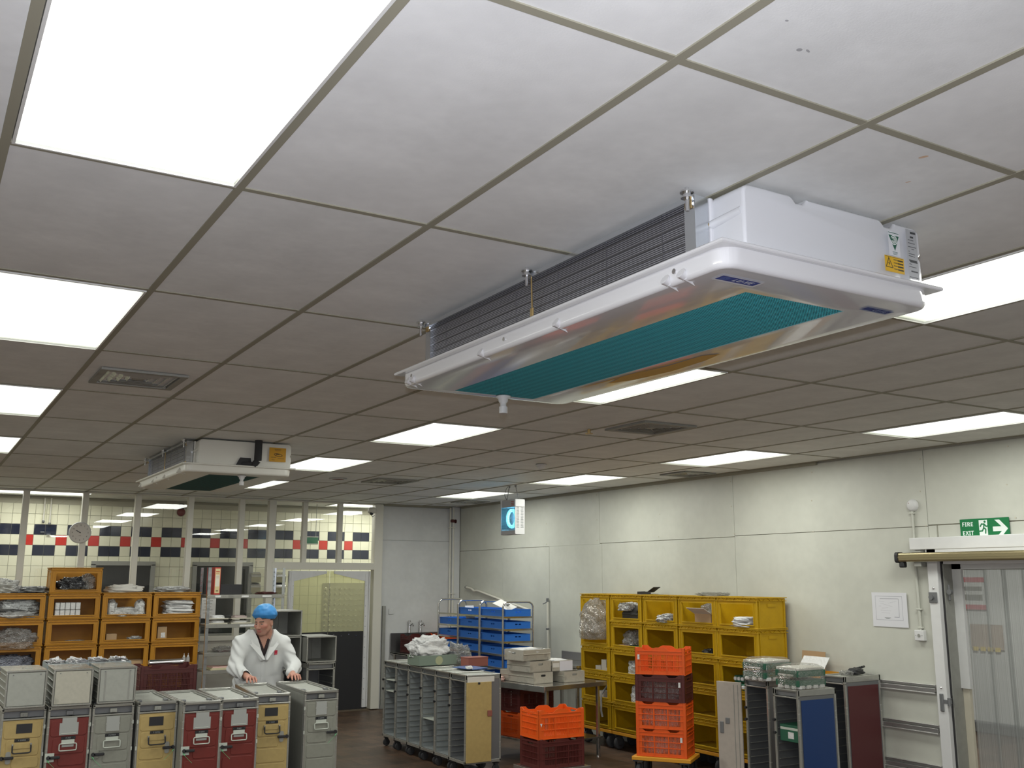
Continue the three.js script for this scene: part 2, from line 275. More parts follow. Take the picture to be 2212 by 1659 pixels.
// corridor behind the glass: tiled wall, its floor is the same slab
const corr = struct('wall_corridor', [G.box(XR - XL, H + 0.1, 0.1, (XR + XL) / 2, (H + 0.1) / 2, ZC - 0.062)], M.grout);
struct('ceiling_corridor', G.box(XR - XL, 0.1, -ZC + ZB + 0.1, (XR + XL) / 2, H + 0.056, (ZC + ZB) / 2 - 0.09), M.ceil[0]);
struct('trim_5', G.box(XR - XL, 0.025, 0.03, (XR + XL) / 2, H - 0.013, ZC + 0.015), M.grid);
{
  const P = 0.1395, g = done(G.rbox(P - 0.004, P - 0.004, 0.012, 0, 0, 0, 0.002)), X0 = 1.627, Y0 = 2.355 - P / 2;
  const far = [[], []];
  for (let i = -48; i < 39; i++) for (let j = -16; j < 5; j++) {
    const x = X0 + (i + 0.5) * P, y = Y0 + (j + 0.5) * P - P / 2 + 0.07; if (y > H - P / 2 || x < XL + 0.1 || y < 0.07) continue;
    if (y < 2.06 && ((x > 2.12 && x < 2.94) || (x > 3.48 && x < 4.33)) && y > 1.05) continue;
    const q = ((i % 3) + 3) % 3, m = j === 0 ? (q === 0 ? M.tileRed : null) : (j === 1 || j === -1) ? (q === 0 ? null : M.tileNavy) : null;
    const mm = m ?? M.tileWhite[(i * 5 + j * 3 + 1000) % 2];
    if (x > 0.35 && x < 6.3 && y > 1.93) { const t = new THREE.Mesh(g, mm); t.name = part(corr, 'wall_tile'); t.position.set(x, y, ZC - 0.006); t.castShadow = t.receiveShadow = true; corr.add(t); } else far[m === M.tileNavy ? 1 : 0].push([x, y]);
  }
  far.forEach((list, k) => { if (!list.length) return; const im = new THREE.InstancedMesh(g, k ? M.tileNavy : M.tileWhite[0], list.length), mt = new THREE.Matrix4(); list.forEach(([x, y], n) => im.setMatrixAt(n, mt.makeTranslation(x, y, ZC - 0.006))); im.name = part(corr, 'far_wall_tile'); im.userData.kind = 'stuff'; corr.add(im); });
  // dark windows in the corridor wall
  [[2.53, 0.77, 1], [3.92, 0.80, 2]].forEach(([x, w, k]) => {
    const f = struct('window_corridor_' + k, [G.rbox(w + 0.08, 0.06, 0.07, x, 2.05, ZC + 0.02), G.rbox(w + 0.08, 0.06, 0.07, x, 1.03, ZC + 0.02), G.rbox(0.06, 1.0, 0.07, x - w / 2 - 0.01, 1.54, ZC + 0.02), G.rbox(0.06, 1.0, 0.07, x + w / 2 + 0.01, 1.54, ZC + 0.02)], M.aluDull);
    obj('pane', G.box(w - 0.04, 0.98, 0.008, x, 1.54, ZC + 0.002), M.dark, f);
  });
}
struct('wall_corridor_end', G.box(0.1, H, -ZC + ZB, XR + 0.06, H / 2, (ZC + ZB) / 2 - 0.1), M.roomWall);
struct('wall_corridor_lining', G.box(XR - 5.95, H, 0.04, (XR + 5.95) / 2, H / 2, ZB - 0.14), M.roomWall);
{ // quilted steel sheet standing on the corridor wall right of the doors' view
  const s = struct('wall_sheet', G.box(0.75, 1.75, 0.012, 5.85, 0.9, ZC + 0.012), M.steel), q = [];
  for (let i = 0; i < 9; i++) for (let j = 0; j < 21; j++) q.push(place(new THREE.ConeGeometry(0.04, 0.012, 4), 5.53 + i * 0.08, 0.08 + j * 0.08, ZC + 0.023, Math.PI / 2, 0, 0));
  stuff(obj('quilting', q, M.steel, s));
}
// annex behind the strip curtain
struct('wall_annex', [G.box(0.1, H, 8.2, 11.65, H / 2, -3.2), G.box(4.3, H, 0.1, 9.5, H / 2, -7.2), G.box(4.3, H, 0.1, 9.5, H / 2, 0.75)], M.white);
struct('ceiling_annex', G.box(4.4, 0.1, 8.2, 9.5, H + 0.056, -3.2), M.ceil[0]);

// ---------------------------------------------------------------- ceiling lights
function panelLight(x, z, w, d, label, power, group, glow = M.lamp) {
  const t = thing('ceiling_light', label, 'ceiling light', [x, H, z], 0, group);
  obj('frame', [G.box(w, 0.02, 0.008, 0, 0.004, d / 2 - 0.004), G.box(w, 0.02, 0.008, 0, 0.004, -d / 2 + 0.004), G.box(0.008, 0.02, d - 0.016, w / 2 - 0.004, 0.004, 0), G.box(0.008, 0.02, d - 0.016, -w / 2 + 0.004, 0.004, 0)], M.lampFrame ??= mat([0.7, 0.7, 0.66]), t);
  obj('housing', G.box(w - 0.018, 0.03, d - 0.018, 0, 0.026, 0), M.slab, t);
  obj('diffuser', place(new THREE.PlaneGeometry(w - 0.016, d - 0.016), 0, 0.004, 0, Math.PI / 2, 0, 0), glow, t, true);
  const L = new THREE.RectAreaLight(PANEL_COLOR, power, w - 0.03, d - 0.03); L.name = 'panel_lamp'; L.position.set(0, -0.004, 0); L.rotation.x = -Math.PI / 2; t.add(L);
  return t;
}
{
  const col = { '-5': 'row of lights left of the frame', 0: 'first row from the left', 5: 'middle row, running past the white coolers', 10: 'row beside the right wall' };
  const ord = { '-4': 'behind the camera', '-1': 'nearest', 1: 'second nearest', 3: 'third nearest', 5: 'fourth nearest', 7: 'farthest' };
  for (const [a, b] of LAMPS) panelLight(a * 0.6 + 0.3, -1.2 * b - 0.6, 0.572, 1.174, `bright recessed ceiling light, ${ord[b]} in the ${col[a]}`, PANEL_LIGHT, 'recessed ceiling lights');
  panelLight(1.33, -11.66, 1.18, 0.59, 'long corridor ceiling light seen over the yellow boxes behind the glass', CORRIDOR_LIGHT, 'corridor ceiling lights');
  panelLight(5.92, -11.68, 1.18, 0.60, 'corridor ceiling light seen through the glass above the swing doors', CORRIDOR_LIGHT, 'corridor ceiling lights');
  panelLight(-2.2, -11.78, 1.18, 0.45, 'corridor ceiling light beyond the left edge of the frame', CORRIDOR_LIGHT, 'corridor ceiling lights');
  panelLight(9.6, -3.6, 0.6, 1.2, 'unseen ceiling light placed to light the white room behind the strip curtain', UNSEEN_ANNEX_LIGHT);  // lamp out of view, set strong to light the annex behind the strips
}
// ---------------------------------------------------------------- ceiling vents, detectors
function vent(x, z, s, label, m = M.aluDull, nested = 5) {
  const t = thing('ceiling_vent', label, 'air vent', [x, H, z], 0, 'ceiling air vents');
  const ring = (o, i, y, hgt) => [G.box(o, hgt, (o - i) / 2, 0, y, (o + i) / 4), G.box(o, hgt, (o - i) / 2, 0, y, -(o + i) / 4), G.box((o - i) / 2, hgt, i, (o + i) / 4, y, 0), G.box((o - i) / 2, hgt, i, -(o + i) / 4, y, 0)];
  obj('frame', ring(s, s * 0.84, -0.006, 0.012), m, t);
  obj('throat', G.box(s * 0.84, 0.01, s * 0.84, 0, 0.012, 0), M.black, t);
  const lou = (len, off, r) => place(G.rbox(len, 0.003, 0.026, 0, -0.002, off, 0.001, 1, -0.7, 0, 0), 0, 0, 0, 0, r, 0);
  for (let k = 0; k < 4; k++) obj('louvre', [0, 1, 2, 3].map((n) => lou(s * (0.8 - 0.19 * n), s * (0.40 - 0.09 * n), k * Math.PI / 2)), M.alu, t);
  obj('centre_plate', G.rbox(s * 0.14, 0.006, s * 0.14, 0, -0.004, 0), m, t);
  return t;
}
vent(0.90, -3.04, 0.45, 'square grey ceiling vent near the left row of lights');
vent(4.5, -3.02, 0.48, 'square ceiling vent behind the near white cooler, middle of the ceiling');
vent(4.55, -7.8, 0.5, 'dark ceiling vent above the swing doors');
vent(6.92, -5.42, 0.42, 'dark ceiling vent close to the right wall');
vent(6.84, -10.1, 0.42, 'dark ceiling vent in the far corner by the insect killer');
vent(2.1, 3.6, 0.45, 'square ceiling vent behind the camera');
{
  const det = (x, z, label) => { const t = thing('smoke_detector', label, 'smoke detector', [x, H, z]); obj('base', G.lathe([[0, 0], [0.055, 0], [0.055, -0.014], [0.047, -0.02], [0, -0.02]], 20), M.white, t); obj('head', G.lathe([[0.040, -0.02], [0.036, -0.036], [0.022, -0.046], [0, -0.048]], 20), M.white, t); };
  det(5.11, -5.47, 'small white round smoke detector on the ceiling tiles');
  const t = thing('ceiling_speaker', 'flat round disc set in the ceiling near the far cooler', 'ceiling speaker', [3.95, H, -7.87]);
  obj('rim', G.lathe([[0.07, 0], [0.10, 0], [0.10, -0.006], [0.07, -0.008]], 24), M.white, t); obj('grille', G.lathe([[0, -0.005], [0.07, -0.005], [0.07, 0]], 24), M.terra, t);
  const s = thing('sprinkler', 'tiny brass sprinkler below the vent behind the near cooler', 'sprinkler', [4.16, H, -3.32]); obj('head', [G.cyl(0.012, 0.012, 0.03, 0, -0.015, 0, 0, 0, 0, 8), G.cyl(0.03, 0.03, 0.003, 0, -0.033, 0, 0, 0, 0, 12)], M.brass, s);
}

// ---------------------------------------------------------------- ceiling coolers
const stickers = {
  badge: canvasTex(256, 80, (x) => { x.fillStyle = '#dcdde2'; x.fillRect(0, 0, 256, 80); x.fillStyle = '#1b3a93'; x.fillRect(8, 8, 232, 56); x.fillStyle = '#e9ecf2'; x.font = 'bold italic 44px sans-serif'; x.fillText('LU-VE', 92, 52); x.strokeStyle = '#5874bb'; x.lineWidth = 3; for (let k = 0; k < 4; k++) { x.beginPath(); x.arc(46, 36, 6 + k * 5, 0, 7); x.stroke(); } }),
  cert: canvasTex(128, 192, (x) => { x.fillStyle = '#d4d6d9'; x.fillRect(0, 0, 128, 192); x.fillStyle = '#1d5a45'; x.beginPath(); x.moveTo(6, 30); x.lineTo(122, 30); x.lineTo(70, 150); x.closePath(); x.fill(); x.fillRect(4, 8, 118, 5); x.strokeStyle = '#e8ecea'; x.lineWidth = 7; for (const r of [10, 22, 34]) { x.beginPath(); x.arc(64, 66, r, 3.6, 9.2); x.stroke(); } x.fillStyle = '#4a6f68'; for (let k = 0; k < 3; k++) x.fillRect(40 + k * 3, 158 + k * 9, 58 - k * 6, 4); }),
  warn: canvasTex(192, 144, (x) => { x.fillStyle = '#d7a90c'; x.fillRect(0, 0, 192, 144); x.strokeStyle = '#2b2410'; x.lineWidth = 6; x.beginPath(); x.moveTo(42, 18); x.lineTo(78, 104); x.lineTo(12, 104); x.closePath(); x.stroke(); x.fillStyle = '#2b2410'; x.beginPath(); x.moveTo(46, 46); x.lineTo(32, 72); x.lineTo(43, 70); x.lineTo(38, 94); x.lineTo(54, 64); x.lineTo(44, 65); x.fill(); x.fillRect(6, 6, 180, 3); for (let k = 0; k < 4; k++) { x.globalAlpha = 0.5; x.fillRect(88, 22 + k * 28, 38, 10); x.globalAlpha = 1; x.fillRect(128, 22 + k * 28, 56, 13); } }),
  data: canvasTex(96, 320, (x) => { x.fillStyle = '#a9abad'; x.fillRect(0, 0, 96, 320); x.fillStyle = '#3c3f42'; x.font = 'bold 20px sans-serif'; const r = (a, b, c, d) => x.fillRect(a, b, c, d); r(40, 12, 48, 14); r(36, 42, 30, 12); for (const [a, b, c] of [[16, 66, 50], [14, 86, 62], [14, 110, 72], [42, 124, 24], [14, 140, 12], [14, 156, 56], [14, 170, 40], [56, 172, 12], [14, 196, 70], [22, 204, 66], [14, 222, 24], [10, 240, 66], [26, 266, 60], [8, 306, 78]]) r(a, b, c, b === 196 || b === 204 || b === 266 ? 9 : 4); }),
  caution: canvasTex(192, 160, (x) => { x.fillStyle = '#c79210'; x.fillRect(0, 0, 192, 160); x.fillStyle = '#6a4d10'; for (const [a, b, c] of [[60, 18, 76], [64, 30, 66], [20, 108, 60], [100, 120, 70], [30, 136, 36]]) x.fillRect(a, b, c, 5); x.strokeStyle = '#33280c'; x.lineWidth = 6; x.beginPath(); x.ellipse(104, 82, 46, 14, 0.15, 0, 7); x.stroke(); x.fillRect(78, 70, 40, 12); }),
};
for (const k in stickers) M['st_' + k] = print(stickers[k]);
function cooler(name, label, pos, L, near, o = {}) {
  // long axis along z, coil faces -x; pos = centre at the ceiling; y runs down from 0
  const t = thing('ceiling_cooler', label, 'air cooler', pos), W = 0.80, h2 = L / 2, cap = 0.135, tint = o.old ? mat([0.72, 0.71, 0.64], { roughness: 0.35 }) : M.cool;
  // moulded end caps with notched top edge, rounded corners and a screw boss
  for (const s of [1, -1]) {
    const sh = new THREE.Shape(); const x0 = -0.335, x1 = W / 2 - 0.005, y0 = -0.205, y1 = -0.018;
    sh.moveTo(x0 + 0.02, y0); sh.lineTo(x1 - 0.02, y0); sh.quadraticCurveTo(x1, y0, x1, y0 + 0.02); sh.lineTo(x1, -0.12); sh.lineTo(x1 - 0.008, -0.11); sh.lineTo(x1 - 0.008, -0.098); sh.lineTo(x1, -0.09); sh.lineTo(x1, y1 - 0.02); sh.quadraticCurveTo(x1, y1, x1 - 0.02, y1);
    if (!o.old) for (const nx of [0.245, -0.135]) { sh.lineTo(nx + 0.05, y1); sh.quadraticCurveTo(nx + 0.036, y1 - 0.018, nx + 0.018, y1 - 0.018); sh.lineTo(nx - 0.008, y1 - 0.018); sh.quadraticCurveTo(nx - 0.018, y1 - 0.004, nx - 0.03, y1); }
    sh.lineTo(x0 + 0.02, y1); sh.quadraticCurveTo(x0, y1, x0, y1 - 0.02); sh.lineTo(x0, y0 + 0.02); sh.quadraticCurveTo(x0, y0, x0 + 0.02, y0);
    const g = new THREE.ExtrudeGeometry(sh, { depth: cap, bevelEnabled: true, bevelSize: 0.01, bevelThickness: 0.012, bevelSegments: 6, curveSegments: 8 });
    g.translate(0, 0, s > 0 ? h2 - cap - 0.012 : -h2 + 0.012);
    const zf = s * (h2 - 0.03), c = obj('end_cap', [toCreasedNormals(g, 0.22), G.rbox(0.016, 0.2, 0.03, x0 - 0.012, -0.112, s * (h2 - cap - 0.005), 0.006, 2), G.rod(V(x0 - 0.012, -0.095, s * (h2 - cap + 0.005)), V(x0 - 0.004, -0.085, s * (h2 - 0.012)), 0.013, 10)], tint, t);
    obj('screw', G.cyl(0.006, 0.006, 0.006, x0 - 0.022, -0.095, s * (h2 - cap + 0.004), 0, 0, Math.PI / 2, 10), M.brass, c);
  }
  // coil: fin pack with end plates, tubes, top flange
  const cl = L - 2 * cap - 0.03;
  const coil = obj('coil', G.box(0.22, 0.168, cl, -0.285, -0.112, 0), M.fin, t), tubes = [];
  for (let k = 0; k < 5; k++) tubes.push(G.cyl(0.003, 0.003, cl, -0.3955, -0.045 - k * 0.033, 0, Math.PI / 2, 0, 0, 8));
  stuff(obj('coil_tube', tubes, M.tube, coil));
  for (let k = 0; k < 6; k++) obj('fin_divider', G.box(0.002, 0.166, 0.003, -0.396, -0.112, -cl / 2 + cl * (k + 0.5) / 6), M.tube, coil);
  obj('top_flange', [G.box(0.6, 0.006, L - 0.28, -0.12, -0.024, 0), G.box(0.006, 0.016, L - 0.28, -0.418, -0.026, 0)], M.galv, t);
  for (const s of [1, -1]) obj('end_bracket', [G.box(0.05, 0.19, 0.045, -0.385, -0.11, s * (cl / 2 + 0.0)), G.box(0.004, 0.02, 0.03, -0.412, -0.035, s * cl / 2)], M.galv, t);
  for (const s of [1, -1]) obj('rust_clip', [G.rbox(0.006, 0.03, 0.03, -0.413, -0.038, s * cl / 2), G.rbox(0.006, 0.026, 0.03, -0.413, -0.19, s * cl / 2)], M.brass, t);
  // hanging bolts
  for (const z of [cl / 2 + 0.02, 0, -cl / 2 - 0.02]) obj('hanger_bolt', [G.cyl(0.006, 0.006, 0.07, -0.435, -0.034, z, 0, 0, 0, 8), G.cyl(0.02, 0.02, 0.004, -0.435, -0.012, z, 0, 0, 0, 14), G.cyl(0.012, 0.012, 0.012, -0.435, -0.02, z, 0, 0, 0, 6), G.cyl(0.018, 0.018, 0.004, -0.435, -0.029, z, 0, 0, 0, 14)], M.chrome, t);
  obj('tie_chain', [G.rod(V(-0.416, -0.03, 0), V(-0.416, -0.15, 0.005), 0.003, 6), G.rbox(0.006, 0.035, 0.02, -0.417, -0.165, 0.005, 0.004)], M.brass, t);
  // drip tray: flat floor, rounded corner skirt, top lip
  const TW = W / 2, tray = new THREE.Shape(), z0 = h2 + 0.015;
  { const r = 0.045, a = -TW - 0.035, b = TW - 0.015, c = -z0, d = z0; tray.moveTo(a + r, c); tray.lineTo(b - r, c); tray.quadraticCurveTo(b, c, b, c + r); tray.lineTo(b, d - r); tray.quadraticCurveTo(b, d, b - r, d); tray.lineTo(a + r, d); tray.quadraticCurveTo(a, d, a, d - r); tray.lineTo(a, c + r); tray.quadraticCurveTo(a, c, a + r, c); }
  const gx0 = -0.225, gx1 = 0.198, ga = -h2 + 0.03, gb = h2 - 0.13, gz = (gb - ga) / 2, gc = (ga + gb) / 2; // shapes are drawn in x and z
  const cut = () => { const q = new THREE.Path(); q.moveTo(gx0, ga); q.lineTo(gx1, ga); q.lineTo(gx1, gb); q.lineTo(gx0, gb); return q; }; tray.holes.push(cut());
  const tg = new THREE.ExtrudeGeometry(tray, { depth: 0.034, bevelEnabled: true, bevelSize: 0.016, bevelThickness: 0.018, bevelSegments: 7, curveSegments: 10 }); tg.rotateX(Math.PI / 2); tg.translate(0, -0.222, 0);
  const lip = new THREE.Shape(); { const a = -TW - 0.072, b = TW + 0.03, d = z0 + 0.03; lip.moveTo(a, -d); lip.lineTo(b, -d); lip.lineTo(b, d); lip.lineTo(a, d); lip.holes.push(cut()); }
  const lg = new THREE.ExtrudeGeometry(lip, { depth: 0.006, bevelEnabled: true, bevelSize: 0.003, bevelThickness: 0.003, bevelSegments: 1 }); lg.rotateX(Math.PI / 2); lg.translate(0, -0.208, 0);
  const tr = obj('drip_tray', [toCreasedNormals(tg, 0.19), lg], o.old ? tint : M.coolTray, t);
  for (const s of [0.86, 0.79, 0.22, -0.3, -0.9, -0.945]) obj('tray_hook', [place(new THREE.ConeGeometry(0.017, 0.06, 10), 0, 0, 0, 0, 0, -2.1), G.cyl(0.012, 0.014, 0.02, -0.016, 0.012, 0, 0, 0, 1.0, 10)].map((g) => g.translate(-TW - 0.034, -0.268, s * h2)), o.old ? tint : M.coolTray, tr);
  for (const s of [0.825, -0.13, -0.915]) obj('screw', G.cyl(0.008, 0.008, 0.008, -TW - 0.051, -0.238, s * h2, 0, 0, Math.PI / 2, 12), M.chrome, tr);
  // perforated intake grille and the fans above it
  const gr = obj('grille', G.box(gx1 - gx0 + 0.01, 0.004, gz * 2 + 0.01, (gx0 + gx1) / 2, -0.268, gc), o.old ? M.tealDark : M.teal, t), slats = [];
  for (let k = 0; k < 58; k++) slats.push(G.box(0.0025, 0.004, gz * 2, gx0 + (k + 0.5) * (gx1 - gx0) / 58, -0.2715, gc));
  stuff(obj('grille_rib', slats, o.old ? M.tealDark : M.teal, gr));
  if (!o.old) { // badges, stickers, stains
    const b = obj('badge', face(0.155, 0.05, -0.322, -0.2765, h2 - 0.058, Math.PI / 2, 0, 0), M.st_badge, t, true);
    obj('badge', face(0.12, 0.036, 0.265, -0.2765, h2 - 0.07, Math.PI / 2, 0, 0), M.st_badge2 ??= mat(0x9fb0cc, { map: stickers.badge }), t, true);
    const zf = h2 + 0.0138;
    obj('sticker', face(0.052, 0.078, 0.262, -0.085, zf), M.st_cert, t, true); obj('sticker', face(0.088, 0.05, 0.257, -0.152, zf), M.st_warn, t, true); obj('data_plate', face(0.05, 0.16, 0.345, -0.105, zf), M.st_data, t, true);
    const stain = poly([[0.215, -0.30], [0.24, -0.05], [0.232, 0.16], [0.27, 0.22], [0.30, 0.10], [0.32, -0.12], [0.30, -0.34], [0.255, -0.46], [0.235, -0.38]]); const sg = new THREE.ShapeGeometry(stain); sg.rotateX(Math.PI / 2); sg.translate(0, -0.2762, 0); obj('rust_stain', sg, M.rust, tr);
    const st2 = poly([[0.21, -0.62], [0.216, 0.1], [0.224, 0.08], [0.222, -0.5]]), s2 = new THREE.ShapeGeometry(st2); s2.rotateX(Math.PI / 2); s2.translate(0, -0.2761, 0); obj('rust_stain', s2, M.rust, tr);
  }
  // drain at one end
  const ds = near ? 1 : -1, dz = ds * (h2 - 0.055), dx = near ? 0.02 : 0.02;
  obj('drain', [G.lathe([[0, 0], [0.034, 0], [0.034, -0.008], [0.024, -0.014], [0.02, -0.03], [0.014, -0.034], [0.014, -0.05], [0, -0.05]], 18, dx, -0.276, dz)], M.white, t);
  obj('drain_cap', [G.cyl(0.019, 0.019, 0.03, dx, -0.342, dz, 0, 0, 0, 10), G.cyl(0.013, 0.013, 0.012, dx, -0.322, dz, 0, 0, 0, 10)], M.white, t);
  if (o.old) {
    obj('pipe_lagging', [G.rod(V(0.115, 0.02, h2 + 0.045), V(0.115, -0.16, h2 + 0.045), 0.03, 14), G.rod(V(0.115, -0.16, h2 + 0.045), V(0.085, -0.2, h2 + 0.03), 0.026, 12), G.rod(V(0.09, -0.19, h2 + 0.03), V(0.0, -0.19, h2 + 0.005), 0.02, 12)], M.rubber, t);
    const rec = poly([[-0.055, -0.205], [-0.02, -0.14], [0.065, -0.14], [0.075, -0.205]]), rg = G.ext(rec, 0.004); rg.translate(0, 0, h2 + 0.0125); obj('service_recess', rg, M.black, t);
    obj('sticker', face(0.14, 0.115, 0.285, -0.10, h2 + 0.0138), M.st_caution, t, true);
  }
  return t;
}
cooler('ceiling_cooler', 'near white ceiling cooler with a teal intake grille and stickers', [2.125, H, -0.205], 1.99, false);
cooler('ceiling_cooler', 'far older ceiling cooler with black lagged pipe and yellow sticker', [2.135, H, -6.16], 1.76, true, { old: true });

// ---------------------------------------------------------------- galley trolleys with closed doors
const casterG = done([G.lathe([[0.006, -0.011], [0.034, -0.011], [0.04, -0.006], [0.04, 0.006], [0.034, 0.011], [0.006, 0.011]], 14, 0, 0.04, 0, 0, 0, Math.PI / 2), G.box(0.004, 0.06, 0.03, 0.017, 0.06, 0), G.box(0.004, 0.06, 0.03, -0.017, 0.06, 0), G.box(0.05, 0.008, 0.05, 0, 0.092, 0)]);
function casters(t, w, d, s = 1, m = M.rubber) { for (const x of [-1, 1]) for (const z of [-1, 1]) { const c = obj('caster', casterG, m, t); c.position.set(x * w / 2, 0, z * d / 2); c.scale.setScalar(s); } }
const plate = (txt) => canvasTex(128, 28, (x) => { x.fillStyle = '#15161a'; x.fillRect(0, 0, 128, 28); x.fillStyle = '#8f9492'; x.font = 'bold 19px sans-serif'; x.fillText(txt, 64 - x.measureText(txt).width / 2, 21); x.fillRect(6, 12, 3, 3); x.fillRect(119, 12, 3, 3); });
const emboss = (w, h, x, y) => { const g = new THREE.ExtrudeGeometry(rrect(w, h, 0.02, x, y), { depth: 0.002, bevelEnabled: true, bevelSize: 0.0025, bevelThickness: 0.0025, bevelSegments: 1, curveSegments: 4 }); return g; };
const houseSticker = (() => { const g = G.ext(poly([[-0.064, -0.06], [0.064, -0.06], [0.064, 0.025], [0.051, 0.025], [0.051, 0.06], [-0.048, 0.06], [-0.048, 0.025], [-0.064, 0.025]]), 0.0012); return g; })();
function trolley(label, kind, num, x, zf, turn, side, depth = 0.88) {
  // origin on the floor under the middle; the door faces +z
  const W = 0.293, D = depth, HT = 0.93, fz = D / 2, t = thing('galley_trolley', label, 'trolley', [x, 0, zf - D / 2], turn, 'closed galley trolleys');
  obj('body', [G.box(0.012, HT - 0.14, D - 0.05, -W / 2 + 0.008, HT / 2 + 0.05, -0.02), G.box(0.012, HT - 0.14, D - 0.05, W / 2 - 0.008, HT / 2 + 0.05, -0.02), G.box(W - 0.02, HT - 0.14, 0.01, 0, HT / 2 + 0.05, -D / 2 + 0.012), G.box(W - 0.02, 0.02, D - 0.04, 0, 0.12, 0)], M.aluDull, t);
  const e = 0.02, fr = [];
  for (const sx of [-1, 1]) { fr.push(G.rbox(0.02, 0.03, D, sx * (W / 2 - 0.01), HT - 0.015, 0, 0.006), G.rbox(0.016, HT - 0.12, 0.022, sx * (W / 2 - 0.008), HT / 2 + 0.03, fz - 0.014, 0.004), G.rbox(0.016, HT - 0.12, 0.02, sx * (W / 2 - 0.008), HT / 2 + 0.03, -fz + 0.014, 0.004), G.rbox(0.02, 0.03, D, sx * (W / 2 - 0.01), 0.115, 0, 0.006)); }
  for (const sz of [-1, 1]) fr.push(G.rbox(W, 0.024, 0.022, 0, HT - 0.012, sz * (fz - 0.011), 0.006), G.rbox(W, 0.012, 0.02, 0, HT - 0.078, sz * (fz - 0.012), 0.003));
  obj('frame', fr, M.alu, t);
  const top = obj('top_panel', [G.box(W - 0.03, 0.006, D - 0.03, 0, HT - 0.022, 0)], M.boxGrey, t);
  obj('top_rail', [G.rbox(0.008, 0.012, D * 0.7, -W / 2 + 0.032, HT - 0.013, -0.02), G.rbox(0.008, 0.012, D * 0.7, W / 2 - 0.032, HT - 0.013, -0.02), G.rbox(W - 0.09, 0.012, 0.008, 0, HT - 0.013, -D / 2 + 0.05)], M.aluDull, top);
  obj('top_catch', [G.rbox(0.03, 0.012, 0.05, W / 2 - 0.05, HT - 0.012, fz - 0.22, 0.003), G.rbox(0.03, 0.012, 0.05, -W / 2 + 0.05, HT - 0.012, fz - 0.22, 0.003)], M.aluDark, top);
  const slot = obj('handle_slot', G.box(W - 0.03, 0.046, 0.004, 0, HT - 0.047, fz - 0.04), M.aluDark, t);
  obj('slot_catch', [G.rbox(0.05, 0.03, 0.03, 0, HT - 0.05, fz - 0.022, 0.004), G.cyl(0.007, 0.007, 0.006, 0, HT - 0.052, fz - 0.004, Math.PI / 2, 0, 0, 8)], kind === 'red' ? M.aluDark : M.aluDull, slot);
  const dm = { sand: M.doorSand, red: M.doorRed, grey: M.doorGrey }[kind], dw = W - 0.022, y0 = 0.135, y1 = HT - 0.086;
  const em = [emboss(dw - 0.03, 0.105, 0, HT - 0.155), emboss(dw - 0.06, 0.11, -side * 0.005, HT - 0.275), emboss(dw - 0.10, 0.07, -side * 0.03, HT - 0.378), emboss(dw - 0.04, 0.10, 0, HT - 0.48), emboss(dw - 0.04, 0.11, 0, HT - 0.60), emboss(dw - 0.04, 0.10, 0, HT - 0.72)].map((g) => g.translate(0, 0, fz - 0.006));
  const door = obj('door', [G.rbox(dw, y1 - y0, 0.02, 0, (y0 + y1) / 2, fz - 0.016, 0.004), ...em], dm, t);
  const pz = fz + 0.0005;
  if (kind === 'sand') obj('window_plate', G.rbox(0.104, 0.064, 0.003, -side * 0.008, HT - 0.143, pz, 0.001), M.black, door);
  if (kind === 'red') { const g = houseSticker.clone().translate(0, HT - 0.142, pz - 0.001); const s = obj('card_holder', g, M.stickerGrey, door); obj('card_lip', G.rbox(0.10, 0.006, 0.004, 0, HT - 0.192, pz + 0.001), M.pale, s); }
  if (kind === 'grey') { obj('card_holder', G.rbox(0.098, 0.105, 0.003, 0, HT - 0.142, pz, 0.001), M.stickerGrey, door); obj('card_lip', [G.rbox(0.098, 0.006, 0.006, 0, HT - 0.196, pz), G.rbox(0.005, 0.105, 0.005, -0.047, HT - 0.145, pz), G.rbox(0.005, 0.105, 0.005, 0.047, HT - 0.145, pz)], M.alu, door); }
  const np = obj('number_plate', G.box(0.098, 0.021, 0.002, 0, HT - 0.223, pz + 0.001), M.black, door); obj('number', face(0.096, 0.02, 0, HT - 0.223, pz + 0.0025), print(plate(num), { roughness: 0.6 }), np, true);
  if (kind === 'sand') {
    const h = obj('handle', G.tube([V(-0.058, HT - 0.25, pz), V(-0.06, HT - 0.262, pz + 0.02), V(-0.06, HT - 0.3, pz + 0.026), V(-0.045, HT - 0.308, pz + 0.026), V(0.045, HT - 0.308, pz + 0.026), V(0.06, HT - 0.3, pz + 0.026), V(0.06, HT - 0.262, pz + 0.02), V(0.058, HT - 0.25, pz)], 0.005, 40, 8), M.rubber, door);
    obj('handle_lug', [G.rbox(0.012, 0.035, 0.02, -0.06, HT - 0.262, pz + 0.008, 0.003), G.rbox(0.012, 0.035, 0.02, 0.06, HT - 0.262, pz + 0.008, 0.003)], M.alu, h);
    obj('handle_plate', G.rbox(0.115, 0.04, 0.006, 0, HT - 0.262, pz, 0.003), M.doorSand, door);
  } else {
    obj('label', G.rbox(0.088, 0.026, 0.002, 0, HT - 0.248, pz + 0.001), M.pale, door);
    obj('handle', G.tube([V(-0.054, HT - 0.262, pz + 0.008), V(0.054, HT - 0.262, pz + 0.008), V(0.058, HT - 0.285, pz + 0.012), V(0.054, HT - 0.308, pz + 0.014), V(-0.054, HT - 0.308, pz + 0.014), V(-0.058, HT - 0.285, pz + 0.012)], 0.0045, 48, 6, true), M.pale, door);
    if (kind === 'red') obj('label', face(0.08, 0.016, 0, HT - 0.277, pz + 0.002), M.stickerGrey, door);
  }
  const lx = side * (W / 2 - 0.035), ly = kind === 'red' || (kind === 'grey' && side < 0) ? HT - 0.352 : HT - 0.338;
